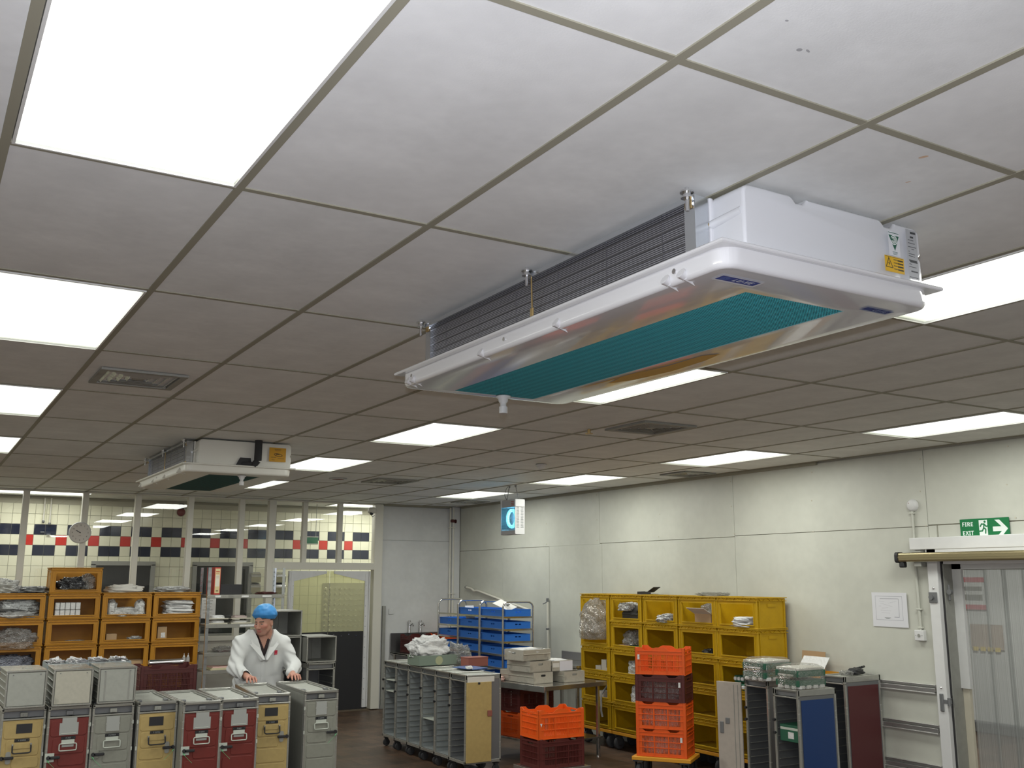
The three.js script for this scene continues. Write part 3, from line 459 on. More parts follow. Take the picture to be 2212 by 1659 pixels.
  const lp = kind === 'sand' ? G.cyl(0.018, 0.018, 0.07, 0, 0, 0) : null;
  if (kind === 'sand') obj('latch_plate', G.ext(rrect(0.034, 0.084, 0.016, lx - side * 0.03, ly), 0.004).translate(0, 0, pz - 0.002), M.aluDull, door); else obj('latch_plate', G.rbox(0.062, 0.062, 0.004, lx + side * 0.004, ly, pz, 0.002), kind === 'red' ? M.pale : M.doorGrey, door);
  obj('latch', [G.rbox(0.078, 0.021, 0.014, lx - side * 0.026, ly, pz + 0.012, 0.006), G.cyl(0.014, 0.014, 0.018, lx + side * 0.012, ly, pz + 0.01, Math.PI / 2, 0, 0, 14)], M.black, door);
  for (const hy of [HT - 0.14, HT - 0.33]) obj('hinge', G.rbox(0.01, 0.028, 0.01, -side * (W / 2 - 0.004), hy, fz - 0.004, 0.002), M.pale, door);
  if (num === 'F 3669') { const hs = obj('hand_sign', G.rbox(0.09, 0.07, 0.002, 0.02, HT - 0.62, pz + 0.002, 0.001), M.pale, door); obj('hand_mark', [G.ext(rrect(0.022, 0.02, 0.006, 0.018, HT - 0.628), 0.001), ...[-0.008, -0.002, 0.004, 0.01].map((k, i) => G.ext(rrect(0.0045, 0.02, 0.002, 0.018 + k, HT - 0.61 + i % 3 * 0.002), 0.001))].map((g) => g.translate(0, 0, pz + 0.003)), M.black, hs); }
  if (kind !== 'sand' || num === 'F 22702') { const gx = lx + side * 0.02; obj('seal_tag', [G.rod(V(gx, ly - 0.02, pz + 0.012), V(gx - side * 0.07, ly - 0.09, pz + 0.006), 0.0012, 5), G.rod(V(gx, ly - 0.012, pz + 0.014), V(gx - side * 0.012, ly - 0.03, pz + 0.014), 0.004, 6)], M.seal ??= mat([0.25, 0.72, 0.35], { roughness: 0.4, transmission: 0.3 }), door); }
  casters(t, W - 0.06, D - 0.1);
  return t;
}
trolley('sand door galley trolley at the left end of the front row', 'sand', 'F 22094', 0.735, -5.55, 0, -1);
trolley('red door galley trolley, second from left, under a grey box', 'red', 'F 747', 1.035, -5.5, 0, -1);
trolley('grey door galley trolley, third from left, under a grey box', 'grey', 'F 27064', 1.335, -5.49, 0, -1);
trolley('sand door galley trolley right of the three stacked grey boxes', 'sand', 'F 22702', 1.648, -5.46, 0, 1);
trolley('red door galley trolley beside a sand one, left of the red pair', 'red', 'F 6803', 1.945, -5.31, 0, -1);
trolley('red door galley trolley, right of the red pair, top askew', 'red', 'F 642', 2.252, -5.34, -0.03, -1);
trolley('sand door galley trolley under the right hand of the man in white', 'sand', 'F 3669', 2.61, -5.545, -0.10, 1, 0.9);
trolley('tall grey door galley trolley at the right end, standing apart', 'grey', 'F 54574', 3.01, -5.575, -0.04, 1, 0.88);

// grey meal boxes on the first three trolleys
function mealBox(label, x, y, zf, turn, o = {}) {
  const w = 0.272, h = 0.262, d = 0.49, t = thing('meal_box', label, 'container', [x, y, zf - d / 2], turn, 'grey meal boxes on the trolleys');
  obj('body', [G.box(w - 0.012, h - 0.012, d - 0.03, 0, h / 2, 0)], M.boxGrey, t);
  const rib = []; for (const s of [-1, 1]) for (let k = 0; k < 5; k++) rib.push(G.rbox(0.01, 0.006, d - 0.06, s * (w / 2 - 0.004), 0.035 + k * 0.048, 0, 0.002)); obj('side_rib', rib, M.aluDull, t);
  const fz = d / 2, f = 0.013; obj('frame', [G.rbox(w, f, 0.02, 0, h - f / 2, fz - 0.01, 0.004), G.rbox(w, f, 0.02, 0, f / 2, fz - 0.01, 0.004), G.rbox(f, h, 0.02, -w / 2 + f / 2, h / 2, fz - 0.01, 0.004), G.rbox(f, h, 0.02, w / 2 - f / 2, h / 2, fz - 0.01, 0.004), G.rbox(w, 0.008, d, 0, h - 0.004, 0, 0.003)], M.alu, t);
  const dr = obj('door', G.rbox(w - 2 * f - 0.006, h - 2 * f - 0.006, 0.008, 0, h / 2, fz - 0.008, 0.003), o.m ?? M.boxGrey, t);
  for (const s of [-1, 1]) obj('hinge_pin', G.cyl(0.004, 0.004, 0.006, s * 0.09, h - 0.03, fz - 0.003, Math.PI / 2, 0, 0, 8), M.aluDark, dr);
  obj('top_mark', [G.rbox(0.05, 0.003, 0.03, 0.03, h + 0.001, 0.05), G.cyl(0.006, 0.006, 0.003, -0.01, h + 0.002, 0.03, 0, 0, 0, 8)], M.aluDull, t);
  if (o.strip) for (const s of [-1, 1]) obj('strip', G.rbox(0.01, h - 0.05, 0.002, s * 0.085, h / 2, fz - 0.003, 0.001), M.aluDull, dr);
}
mealBox('pale grey closed meal box, leftmost of three on the trolleys', 0.722, 0.932, -5.5, 0.02);
mealBox('cream grey closed meal box, middle of three, faintly stained front', 1.04, 0.932, -5.47, -0.02, { m: mat([0.55, 0.54, 0.48], { roughness: 0.55, map: rep(T.grime, 2.3) }) });
mealBox('grey closed meal box, rightmost of three, with two vertical strips', 1.348, 0.932, -5.48, -0.02, { strip: true });
// foil packed drawers behind them
for (let k = 0; k < 4; k++) {
  const w = 0.152, t = thing('foil_drawer', ['leftmost', 'second', 'third', 'rightmost'][k] + ' of four grey drawers packed with crumpled foil behind the meal boxes', 'drawer', [0.99 + k * 0.157, 0.932, -6.18], 0, 'grey drawers of foil');
  obj('body', [G.box(w, 0.006, 0.3, 0, 0.003, 0), G.box(0.005, 0.262, 0.3, -w / 2 + 0.003, 0.131, 0), G.box(0.005, 0.262, 0.3, w / 2 - 0.003, 0.131, 0), G.rbox(w, 0.262, 0.006, 0, 0.131, 0.148), G.rbox(w, 0.262, 0.006, 0, 0.131, -0.148)], mat([0.30, 0.34, 0.35], { roughness: 0.5, metalness: 0.3 }), t);
  obj('foil', blobG(0.126, 0.05, 0.26, 40 + k, 0.02, 20).translate(0, 0.238, 0), M.foil, t);
}
// crumpled bag / cloth shape: flattened sphere with noise, resting on y = 0
function blobG(w, h, d, sd, amp = 0.03, n = 22, sq = 0.75) {
  const g = mergeVertices(new THREE.SphereGeometry(1, n, n).deleteAttribute('uv').deleteAttribute('normal')), p = g.attributes.position, v = V(0, 0, 0);
  for (let i = 0; i < p.count; i++) {
    v.fromBufferAttribute(p, i); const f = (t) => Math.sign(t) * Math.pow(Math.abs(t), sq); const k = 1 + amp / Math.min(w, h, d) * (noise.noise(v.x * 2.3 + sd, v.y * 2.3, v.z * 2.3 + sd * 0.7) * 1.4 + noise.noise(v.x * 6 + sd, v.y * 6 + 3, v.z * 6) * 0.7 + (n > 30 ? 0.3 - Math.abs(noise.noise(v.x * 5 + sd, v.y * 4, v.z * 5)) * 0.9 - Math.abs(noise.noise(v.x * 11, v.y * 9 + sd, v.z * 11)) * 0.5 : 0));
    p.setXYZ(i, f(v.x) * w / 2 * k, Math.max(0, (f(v.y) * k + 0.62) / 1.62) * h, f(v.z) * d / 2 * k);
  }
  g.computeVertexNormals(); return g;
}
const bag = (name, label, cat, [x, y, z], [w, h, d], m, sd, amp, group, turn = 0) => { const o = obj(name, blobG(w, h, d, sd, amp, 44), m); o.position.set(x, y, z); o.rotation.y = turn; return tag(o, label, cat, group); };

// ---------------------------------------------------------------- open galley trolleys (three quarters of them without doors)
function openTrolley(label, [x, z], turn, W, D, HT, o = {}) {
  // front faces +z, origin on floor under the middle
  const t = thing('open_trolley', label, 'trolley', [x, 0, z], turn, o.group), fz = D / 2, m = o.frame ?? M.alu;
  obj('body', [G.box(0.01, HT - 0.16, D - 0.02, -W / 2 + 0.01, HT / 2 + 0.03, 0), G.box(0.01, HT - 0.16, D - 0.02, W / 2 - 0.01, HT / 2 + 0.03, 0), G.box(W - 0.02, HT - 0.16, 0.01, 0, HT / 2 + 0.03, -fz + 0.008), G.box(W - 0.02, 0.02, D - 0.02, 0, 0.125, 0)], o.inside ?? M.aluDull, t);
  const fr = []; for (const s of [-1, 1]) fr.push(G.rbox(0.022, HT - 0.11, 0.02, s * (W / 2 - 0.011), HT / 2 + 0.055, fz - 0.01, 0.004), G.rbox(0.02, HT - 0.11, 0.02, s * (W / 2 - 0.010), HT / 2 + 0.055, -fz + 0.01, 0.004), G.rbox(0.022, 0.05, D, s * (W / 2 - 0.011), HT - 0.025, 0, 0.005), G.rbox(0.02, 0.03, D, s * (W / 2 - 0.010), 0.12, 0, 0.004));
  fr.push(G.rbox(W, 0.012, 0.02, 0, HT - 0.006, fz - 0.01, 0.003), G.rbox(W, 0.012, 0.02, 0, HT - 0.062, fz - 0.01, 0.003), G.rbox(W, 0.03, 0.02, 0, 0.12, fz - 0.01, 0.004), G.rbox(W, 0.05, 0.02, 0, HT - 0.025, -fz + 0.01, 0.004));
  obj('frame', fr, m, t);
  const top = obj('top_panel', G.box(W - 0.03, 0.006, D - 0.03, 0, HT - 0.016, 0), o.top ?? M.boxGrey, t); obj('top_slot', G.box(W - 0.05, 0.04, 0.006, 0, HT - 0.034, fz - 0.03), M.aluDark, top);
  const run = []; for (let k = 0; k < 12; k++) for (const s of [-1, 1]) run.push(G.box(0.016, 0.004, D - 0.05, s * (W / 2 - 0.022), 0.18 + k * (HT - 0.29) / 11.5, 0)); stuff(obj('runner', run, o.runner ?? M.alu, t));
  if (o.side) { const s = o.side[0]; const g = [G.box(0.003, HT - 0.19, D - 0.07, s * (W / 2 - 0.002), HT / 2 + 0.015, 0)]; obj('side_panel', g, o.side[1], t); }
  for (const y of o.shelf ?? []) obj('shelf', G.rbox(W - 0.04, 0.01, D - 0.05, 0, y, 0, 0.002), M.pale, t);
  for (const y of [0.62, 0.72]) obj('latch_knob', G.cyl(0.012, 0.012, 0.02, -W / 2 + 0.011, y, fz + 0.006, Math.PI / 2, 0, 0, 10), M.black, t);
  casters(t, W - 0.07, D - 0.08);
  return t;
}
{
  const ord = ['far left end', 'second', 'third', 'fourth', 'fifth', 'right end'], m = mat([0.40, 0.44, 0.47], { roughness: 0.45, metalness: 0.25, map: rep(T.grime, 1.2) });
  const what = ['two pale shelves', 'empty runners', 'empty runners', 'one low shelf', 'empty runners', 'sand door folded on its side'];
  for (let k = 0; k < 6; k++) { const t = openTrolley(`open grey trolley, ${ord[k]} of six in a row, ${what[k]}`, [4.905 - k * 0.011, -8.03 + k * 0.347], -Math.PI / 2, 0.338, 0.40, 0.93, { group: 'row of six open trolleys', inside: k > 4 ? M.aluDark : m, shelf: k === 0 ? [0.72, 0.60] : k === 3 ? [0.42] : [] });
    if (k === 5) { const d = obj('folded_door', G.rbox(0.014, 0.74, 0.275, 0.179, 0.49, 0.055, 0.003), M.doorSand, t); obj('folded_door_head', G.rbox(0.008, 0.05, 0.3, 0.172, 0.882, 0.03, 0.003), M.cartonWhite, t); obj('latch', G.rbox(0.012, 0.055, 0.05, 0.191, 0.565, -0.06, 0.004), M.terra, d); obj('catch', G.rbox(0.01, 0.02, 0.022, 0.19, 0.85, 0.06, 0.003), M.black, d); }
  }
  const s = bag('foam_scrap', 'small white foam scrap on the low shelf of the fourth open trolley', 'foam scrap', [4.80, 0.427, -6.98], [0.08, 0.05, 0.07], M.cotton, 3, 0.01);
}
openTrolley('open trolley with green pack on top and door swung out, by the yellow boxes', [6.665, -4.10], -Math.PI / 2, 0.285, 0.36, 0.97, { inside: M.aluDark, runner: M.aluDull });
openTrolley('open trolley with blue side panel and a green pack on top', [6.345, -3.40], -Math.PI / 2, 0.275, 0.44, 0.97, { side: [1, M.bluePanel], inside: M.aluDark });
openTrolley('open trolley with dark red side panel against the right wall', [6.99, -3.475], -Math.PI / 2, 0.265, 0.445, 1.04, { side: [1, M.maroonPanel], inside: M.aluDark, runner: M.aluDull });
{ // the swung door of the trolley by the yellow boxes
  const t = thing('trolley_door', 'grey beige trolley door standing ajar beside the green packs', 'door panel', [6.47, 0.13, -4.26], -1.24);
  obj('panel', G.rbox(0.245, 0.80, 0.018, -0.13, 0.40, 0, 0.004), mat([0.50, 0.45, 0.42], { roughness: 0.5, map: rep(T.grime, 1.2) }), t);
  obj('edge_strip', [G.rbox(0.006, 0.76, 0.022, -0.08, 0.40, 0.002), G.rbox(0.006, 0.76, 0.022, -0.04, 0.40, 0.002)], M.aluDull, t);
  obj('latch', [G.rbox(0.04, 0.05, 0.012, -0.15, 0.46, 0.012, 0.003), G.rbox(0.035, 0.10, 0.012, -0.21, 0.40, 0.012, 0.004)], M.aluDark, t);
}

// ---------------------------------------------------------------- yellow front-opening boxes
const BH = 0.295;
function boxGeos(tall) {
  const w = 0.568, d = 0.385, h = tall ? BH * 2 : BH, shell = [], rim = [];
  shell.push(G.box(w - 0.02, 0.006, d - 0.02, 0, 0.012, 0), G.box(w - 0.016, h - 0.02, 0.006, 0, h / 2, -d / 2 + 0.012), G.box(0.006, h - 0.02, d - 0.016, -w / 2 + 0.012, h / 2, 0), G.box(0.006, h - 0.02, d - 0.016, w / 2 - 0.012, h / 2, 0));
  const fr = rrect(w - 0.016, h - 0.02, 0.004, 0, h / 2), hole = rrect(0.452, h - 0.093, 0.008, 0, h / 2 - 0.013); fr.holes.push(hole);
  const fg = G.ext(fr, 0.008); fg.translate(0, 0, d / 2 - 0.014);
  const ring = (y, t, g, out) => [G.rbox(w + out, t, g, 0, y, d / 2 - g / 2 + out / 2, 0.002), G.rbox(w + out, t, g, 0, y, -d / 2 + g / 2 - out / 2, 0.002), G.rbox(g, t, d + out - 2 * g, w / 2 - g / 2 + out / 2, y, 0, 0.002), G.rbox(g, t, d + out - 2 * g, -w / 2 + g / 2 - out / 2, y, 0, 0.002)];
  rim.push(...ring(h - 0.004, 0.008, 0.018, 0.012), ...ring(h - 0.034, 0.005, 0.012, 0.008), ...ring(0.008, 0.010, 0.012, 0.004));
  if (tall) rim.push(...ring(h / 2, 0.008, 0.012, 0.006).slice(1));
  for (let k = 0; k < 10; k++) rim.push(G.box(0.004, 0.034, 0.006, -w / 2 + 0.04 + k * (w - 0.08) / 9, h - 0.019, d / 2 - 0.001, 0, 0, (k % 2 ? 1 : -1) * 0.9));
  for (let k = 0; k < 6; k++) for (const s of [-1, 1]) rim.push(G.box(0.006, 0.034, 0.004, s * (w / 2 - 0.001), h - 0.019, -d / 2 + 0.04 + k * (d - 0.08) / 5, (k % 2 ? 1 : -1) * 0.9));
  const bead = [G.box(0.47, 0.008, 0.014, 0, h - 0.062, d / 2 - 0.004), G.box(0.47, 0.010, 0.018, 0, 0.034, d / 2 - 0.002), G.box(0.008, h - 0.09, 0.012, -0.231, h / 2 - 0.014, d / 2 - 0.004), G.box(0.008, h - 0.09, 0.012, 0.231, h / 2 - 0.014, d / 2 - 0.004)];
  for (const s of [-1, 1]) { rim.push(G.rbox(0.012, h - 0.04, 0.01, s * (w / 2 - 0.008), h / 2 - 0.015, d / 2 - 0.004, 0.002), G.rbox(0.008, h - 0.04, 0.012, s * (w / 2 - 0.003), h / 2 - 0.015, d / 2 - 0.03, 0.002), G.rbox(0.008, h - 0.04, 0.012, s * (w / 2 - 0.003), h / 2 - 0.015, -d / 2 + 0.03, 0.002)); rim.push(G.rbox(0.006, 0.03, 0.11, s * (w / 2 - 0.006), h - 0.075, 0, 0.002)); }
  return { shell: done([...shell, fg]), rim: done(rim), bead: done(bead) };
}
const BG = boxGeos(false), BT = boxGeos(true);
function yBox(label, p, turn, m, group, tall) {
  const g = tall ? BT : BG, t = thing('storage_box', label, 'box', p, turn, group);
  obj('shell', g.shell, m, t); obj('rim', g.rim, m, t); obj('window_bead', g.bead, m, t);
  return t;
}
function dollyAt(name, label, [x, z], turn, w, d, top, m, group) {
  const t = thing(name, label, 'dolly', [x, 0, z], turn, group);
  obj('platform', [G.rbox(w, 0.035, 0.05, 0, top - 0.0175, d / 2 - 0.025, 0.006), G.rbox(w, 0.035, 0.05, 0, top - 0.0175, -d / 2 + 0.025, 0.006), G.rbox(0.05, 0.035, d - 0.09, w / 2 - 0.025, top - 0.0175, 0, 0.006), G.rbox(0.05, 0.035, d - 0.09, -w / 2 + 0.025, top - 0.0175, 0, 0.006), G.rbox(w - 0.02, 0.012, d - 0.02, 0, top - 0.026, 0)], m, t);
  casters(t, w - 0.12, d - 0.10, (top - 0.03) / 0.097);
  return t;
}
const colN = ['first', 'second', 'third', 'fourth', 'fifth'], rowN = ['top', 'second', 'third', 'fourth', 'bottom'];
const RZ = [-6.995, -6.405, -5.815, -5.225, -4.655], RT = -Math.PI / 2, RX = 7.0, RG = 'yellow boxes along the right wall';
const inR = [
  ['a bulging clear plastic bag', null, 'white cups and cartons', 'a white carton and hanging strap', 'the end of a hanging strap'],
  ['a black carton', 'bagged pink and green booklets', 'a crumpled white bag', 'a tall clouded bag', 'nothing'],
  ['white papers and a bag', 'nothing', 'nothing', 'nothing', 'nothing'],
  ['an opened carton', 'a dark bundle', 'nothing', 'nothing', 'nothing'],
  ['a pile of white napkins', 'nothing', 'white capped dark packs', 'nothing', 'nothing']];
for (let c = 0; c < 5; c++) {
  dollyAt('box_dolly', `orange dolly under the ${colN[c]} yellow stack by the right wall`, [RX, RZ[c]], RT, 0.57, 0.39, 0.195, M.dolly, 'dollies under the yellow boxes');
  for (let r = 0; r < 5; r++) {
    if (c === 0 && r === 1) continue;
    const tall = c === 0 && r === 0, y = 0.20 + (4 - r - (tall ? 1 : 0)) * BH;
    yBox(tall ? 'double height yellow box by the right wall, clear bag bulging from its window' : `yellow box, ${rowN[r]} in the ${colN[c]} right wall stack, holding ${inR[c][r]}`.replace('holding nothing', 'empty'), [RX, y, RZ[c]], RT, M.yellow, RG, tall);
  }
}
const ry = (r) => 0.20 + (4 - r) * BH + 0.016;       // floor of a box in row r
bag('plastic_bag', 'big bulging clear bag spilling from the tall yellow box', 'plastic bag', [6.87, 1.165, -6.99], [0.42, 0.44, 0.42], M.clear, 5, 0.05);
for (const [z, y, w, h, d, k] of [[-7.05, 0, 0.09, 0.06, 0.1, 'low'], [-6.94, 0, 0.09, 0.13, 0.09, 'tall'], [-6.86, 0, 0.1, 0.045, 0.1, 'flat']]) tag(obj('carton', G.rbox(w, h, d, 6.93, ry(2) + h / 2, z, 0.003), M.cartonWhite), `${k} white carton in the third box of the first yellow stack`, 'carton');
tag(obj('carton', G.rbox(0.12, 0.075, 0.13, 6.93, ry(3) + 0.038, -7.0, 0.003), M.cartonWhite), 'white carton in the fourth box of the first yellow stack', 'carton');
{ const pts = [V(6.93, ry(3) + 0.20, -6.86), V(6.86, ry(3) + 0.12, -6.87), V(6.795, ry(3) + 0.05, -6.87), V(6.788, ry(3) - 0.12, -6.865), V(6.80, ry(3) - 0.19, -6.86)]; tag(obj('strap', G.tube(pts, 0.012, 24, 5), M.film), 'clear strap hanging out of the first yellow stack', 'strap'); }
{ const t = thing('black_carton', 'black carton with raised flaps in the top box of the second yellow stack', 'carton', [6.95, ry(0), -6.38], RT); obj('body', G.box(0.28, 0.085, 0.2, 0, 0.043, 0), M.cartonBlack, t); obj('flap', [G.box(0.28, 0.003, 0.12, 0, 0.11, 0.07, 0.9), G.box(0.14, 0.003, 0.2, 0.15, 0.12, 0, 0, 0, 0.8)], M.cartonBlack, t); }
bag('plastic_bag', 'clear bag on the black carton in the second yellow stack', 'plastic bag', [6.90, ry(0) + 0.10, -6.46], [0.22, 0.09, 0.2], M.film, 11, 0.02);
bag('plastic_bag', 'clear bag in the second box of the second yellow stack', 'plastic bag', [6.93, ry(1) + 0.032, -6.38], [0.22, 0.15, 0.3], M.clear, 12, 0.03);
for (const [k, m, dz] of [['pink', M.pink, -0.06], ['green', M.greenPack, 0.06]]) tag(obj('booklet', G.rbox(0.16, 0.02, 0.2, 6.92, ry(1) + 0.012 + (dz > 0 ? 0.004 : 0), -6.39 + dz * 1.7, 0.003), m), `${k} booklet under the clear bag in the second yellow stack`, 'booklet');
bag('plastic_bag', 'crumpled white bag in the third box of the second yellow stack', 'plastic bag', [6.92, ry(2), -6.32], [0.2, 0.16, 0.24], M.film, 13, 0.03);
bag('plastic_bag', 'tall clouded bag in the fourth box of the second yellow stack', 'plastic bag', [6.92, ry(3), -6.30], [0.2, 0.21, 0.2], M.film, 14, 0.025);
bag('paper_bundle', 'white papers in the top box of the third yellow stack', 'paper', [6.90, ry(0), -5.76], [0.22, 0.085, 0.26], M.bagWhite, 15, 0.02);
{ const t = thing('open_carton', 'opened carton with pale flaps in the top box of the fourth yellow stack', 'carton', [6.93, ry(0), -5.16], RT); obj('body', G.box(0.24, 0.11, 0.2, 0, 0.055, 0), M.carton, t); obj('flap', [G.box(0.26, 0.003, 0.14, 0, 0.13, 0.14, -0.5), G.box(0.26, 0.003, 0.1, 0, 0.14, -0.1, 0.8)], M.cartonWhite, t); }
bag('plastic_bag', 'clear bag in the opened carton of the fourth yellow stack', 'plastic bag', [6.94, ry(0) + 0.115, -5.16], [0.15, 0.09, 0.2], M.clear, 16, 0.02);
bag('dark_bundle', 'dark bundle in the second box of the fourth yellow stack', 'bundle', [6.93, ry(1), -5.13], [0.2, 0.06, 0.16], M.bagBlack, 17, 0.02);
for (let k = 0; k < 4; k++) { const o = tag(obj('napkin_pack', blobG(0.2, 0.03, 0.27 - k * 0.012, 60 + k, 0.005, 16, 0.5), M.cotton), `white napkin pile in the fifth yellow stack, ${['lowest', 'second', 'third', 'topmost'][k]} layer`, 'napkins', 'white napkins'); o.position.set(6.90, ry(0) + k * 0.021, -4.61 + (k % 2) * 0.01); }
for (let k = 0; k < 10; k++) { const t = thing('capped_pack', `dark green white capped pack, ${k < 5 ? 'lower' : 'upper'} row, ${colN[k % 5]} from left, fifth yellow stack`, 'pack', [6.86 + (k > 4 ? 0.04 : 0), ry(2) + (k > 4 ? 0.07 : 0), -4.74 + (k % 5) * 0.048], 0, 'white capped packs'); obj('body', G.rbox(0.1, 0.062, 0.044, 0, 0.032, 0, 0.006), M.greenPack, t); obj('cap', G.rbox(0.02, 0.034, 0.036, -0.055, 0.034, 0, 0.01, 2), M.cotton, t); }
{ const t = thing('black_carton', 'black open carton lid lying on top of the second yellow stack', 'carton', [7.03, 1.678, -6.28], 0.5); obj('body', [G.box(0.22, 0.004, 0.16, 0, 0.002, 0), G.box(0.004, 0.03, 0.16, -0.11, 0.016, 0), G.box(0.22, 0.03, 0.004, 0, 0.016, -0.08)], M.cartonBlack, t); obj('flap', G.box(0.2, 0.004, 0.1, 0.02, 0.05, 0.06, -0.6), M.cartonBlack, t); }
bag('plastic_bag', 'thin clear bag lying on top of the fourth yellow stack', 'plastic bag', [7.02, 1.676, -5.2], [0.2, 0.035, 0.34], M.clear, 18, 0.012);

// ---------------------------------------------------------------- amber boxes before the glass partition
const LX = [1.06, 1.66, 2.252, 2.84], LZ = -10.50, LG = 'amber boxes before the glass partition';
const inL = [['grey cloth packs', 'a slumped clear bag', 'blue and clear bags'], ['ten small white cartons', 'a strip of film', 'nothing'], ['a white bag lining', 'a small carton and scraps', 'a flattened carton'], ['folded white linen', 'a small brown carton', 'plastic bottles']];
for (let c = 0; c < 4; c++) {
  dollyAt('box_dolly', `orange dolly under the ${colN[c]} amber stack by the glass partition`, [LX[c], LZ], 0, 0.57, 0.39, 0.195, M.dolly, 'dollies under the amber boxes');
  for (let r = 0; r < 5; r++) yBox(r < 3 ? `amber box, ${rowN[r]} in the ${colN[c]} stack by the glass, holding ${inL[c][r]}`.replace('holding nothing', 'empty') : `amber box, ${rowN[r]} in the ${colN[c]} stack by the glass, behind the trolleys`, [LX[c], 0.20 + (4 - r) * BH, LZ], 0, M.amber, LG);
}
yBox('extra amber box standing on top of the second stack before the glass', [LX[1], 0.20 + 5 * BH, LZ], 0, M.amber, LG);
const zf = LZ + 0.06;
bag('plastic_bag', 'grey film bag on the leftmost amber stack, cut by the frame', 'plastic bag', [0.90, 1.677, LZ], [0.34, 0.15, 0.34], M.film, 21, 0.04);
bag('plastic_bag', 'flat grey film bag on top of the first amber stack', 'plastic bag', [1.19, 1.677, LZ + 0.02], [0.34, 0.075, 0.3], M.bagGrey, 22, 0.02);
bag('black_bag', 'black bag in the extra amber box on top', 'bag', [1.63, 1.693, zf], [0.34, 0.155, 0.22], M.bagBlack, 23, 0.045);
bag('plastic_bag', 'clear crumpled bag beside the black bag in the extra amber box', 'plastic bag', [1.80, 1.693, zf], [0.17, 0.19, 0.2], M.clear, 24, 0.04);
bag('cloth_pack', 'grey cloth pack, upper one in the first amber stack', 'cloth', [1.06, ry(0) + 0.075, zf], [0.47, 0.13, 0.26], M.bagGrey, 25, 0.02);
bag('cloth_pack', 'pale grey cloth pack, lower one in the first amber stack', 'cloth', [1.06, ry(0), zf + 0.02], [0.46, 0.08, 0.26], M.film, 26, 0.015);
bag('plastic_bag', 'clear bag slumped over the edge of the second box, first amber stack', 'plastic bag', [1.06, ry(1) - 0.05, zf + 0.07], [0.46, 0.22, 0.26], M.clear, 27, 0.05);
bag('plastic_bag', 'blue tinted bag in the third box, first amber stack', 'plastic bag', [1.06, ry(2), zf], [0.42, 0.17, 0.26], mat([0.38, 0.40, 0.48], { roughness: 0.3, transmission: 0.4, bumpMap: rep(T.crinkle, 6), bumpScale: 0.02 }), 28, 0.04);
for (let k = 0; k < 10; k++) { const r = k > 4 ? 1 : 0; tag(obj('small_carton', G.rbox(0.052, 0.082, 0.1, 1.478 + (k % 5) * 0.0565 + 0.0 * r, ry(0) + 0.042 + r * 0.086, zf + 0.06 - r * 0.01, 0.004), M.cotton), `small white carton, ${r ? 'upper' : 'lower'} row, ${colN[k % 5]} from the left, second amber stack`, 'carton', 'ten white cartons'); }
bag('film_strip', 'strip of clear film in the second box, second amber stack', 'film', [1.70, ry(1), zf + 0.06], [0.22, 0.03, 0.06], M.clear, 29, 0.008);
{ const t = thing('bag_lining', 'white bag lining the top box of the third amber stack', 'plastic bag', [LX[2], ry(0), zf], 0); obj('heap', blobG(0.45, 0.10, 0.27, 30, 0.03), M.bagWhite, t); for (const s of [-1, 1]) { const g = blobG(0.13, 0.19, 0.2, 31 + s, 0.03); g.translate(s * 0.165, 0, 0.02); obj('side_fold', g, M.bagWhite, t); } }
tag(obj('paper_bag', blobG(0.4, 0.09, 0.3, 33, 0.03), M.cartonWhite), 'cream paper bag flattened on top of the third amber stack', 'paper bag').position.set(LX[2] - 0.02, 1.677, LZ);
bag('plastic_bag', 'white bag lying on top of the fourth amber stack', 'plastic bag', [LX[3] - 0.04, 1.677, LZ + 0.04], [0.40, 0.065, 0.28], M.bagWhite, 34, 0.02);
tag(obj('carton', G.rbox(0.12, 0.09, 0.12, LX[2] - 0.15, ry(1) + 0.045, zf + 0.04, 0.003), M.carton), 'small brown carton in the second box, third amber stack', 'carton');
bag('plastic_bag', 'white scraps in the second box, third amber stack', 'plastic bag', [LX[2] + 0.13, ry(1), zf + 0.04], [0.16, 0.05, 0.14], M.film, 35, 0.02);
tag(obj('carton', [G.box(0.34, 0.06, 0.004, LX[2] + 0.06, ry(2) + 0.035, zf + 0.10, -0.2), G.box(0.36, 0.004, 0.2, LX[2] + 0.05, ry(2) + 0.07, zf)], M.carton), 'flattened brown carton in the third box, third amber stack', 'carton');
for (let k = 0; k < 4; k++) tag(obj('linen', blobG(0.36 - k * 0.01, 0.048, 0.25, 70 + k, 0.01, 18, 0.5), M.cotton), `folded white linen, ${['lowest', 'second', 'third', 'topmost'][k]} of four in the fourth amber stack`, 'linen', 'folded white linen').position.set(LX[3] + 0.03 + (k % 2) * 0.012, ry(0) + k * 0.044, zf);
{ const t = thing('carton', 'brown carton with a white label in the second box, fourth amber stack', 'carton', [LX[3] - 0.15, ry(1), zf + 0.03]); obj('body', G.rbox(0.11, 0.16, 0.12, 0, 0.08, 0, 0.003), M.carton, t); obj('label', G.box(0.05, 0.06, 0.001, 0.01, 0.06, 0.0605), M.cotton, t); }
for (const [k, x] of [['left', 0.13], ['right', 0.18]]) { const t = thing('bottle', `small ${k} squeeze bottle in the third box, fourth amber stack`, 'bottle', [LX[3] + x, ry(2), zf + 0.09], 0, 'squeeze bottles'); obj('body', G.lathe([[0, 0], [0.021, 0], [0.022, 0.01], [0.022, 0.075], [0.012, 0.09], [0, 0.09]], 16), M.film, t); obj('nozzle', G.lathe([[0.013, 0.088], [0.013, 0.098], [0.004, 0.104], [0.003, 0.13], [0, 0.13]], 12), M.cotton, t); }

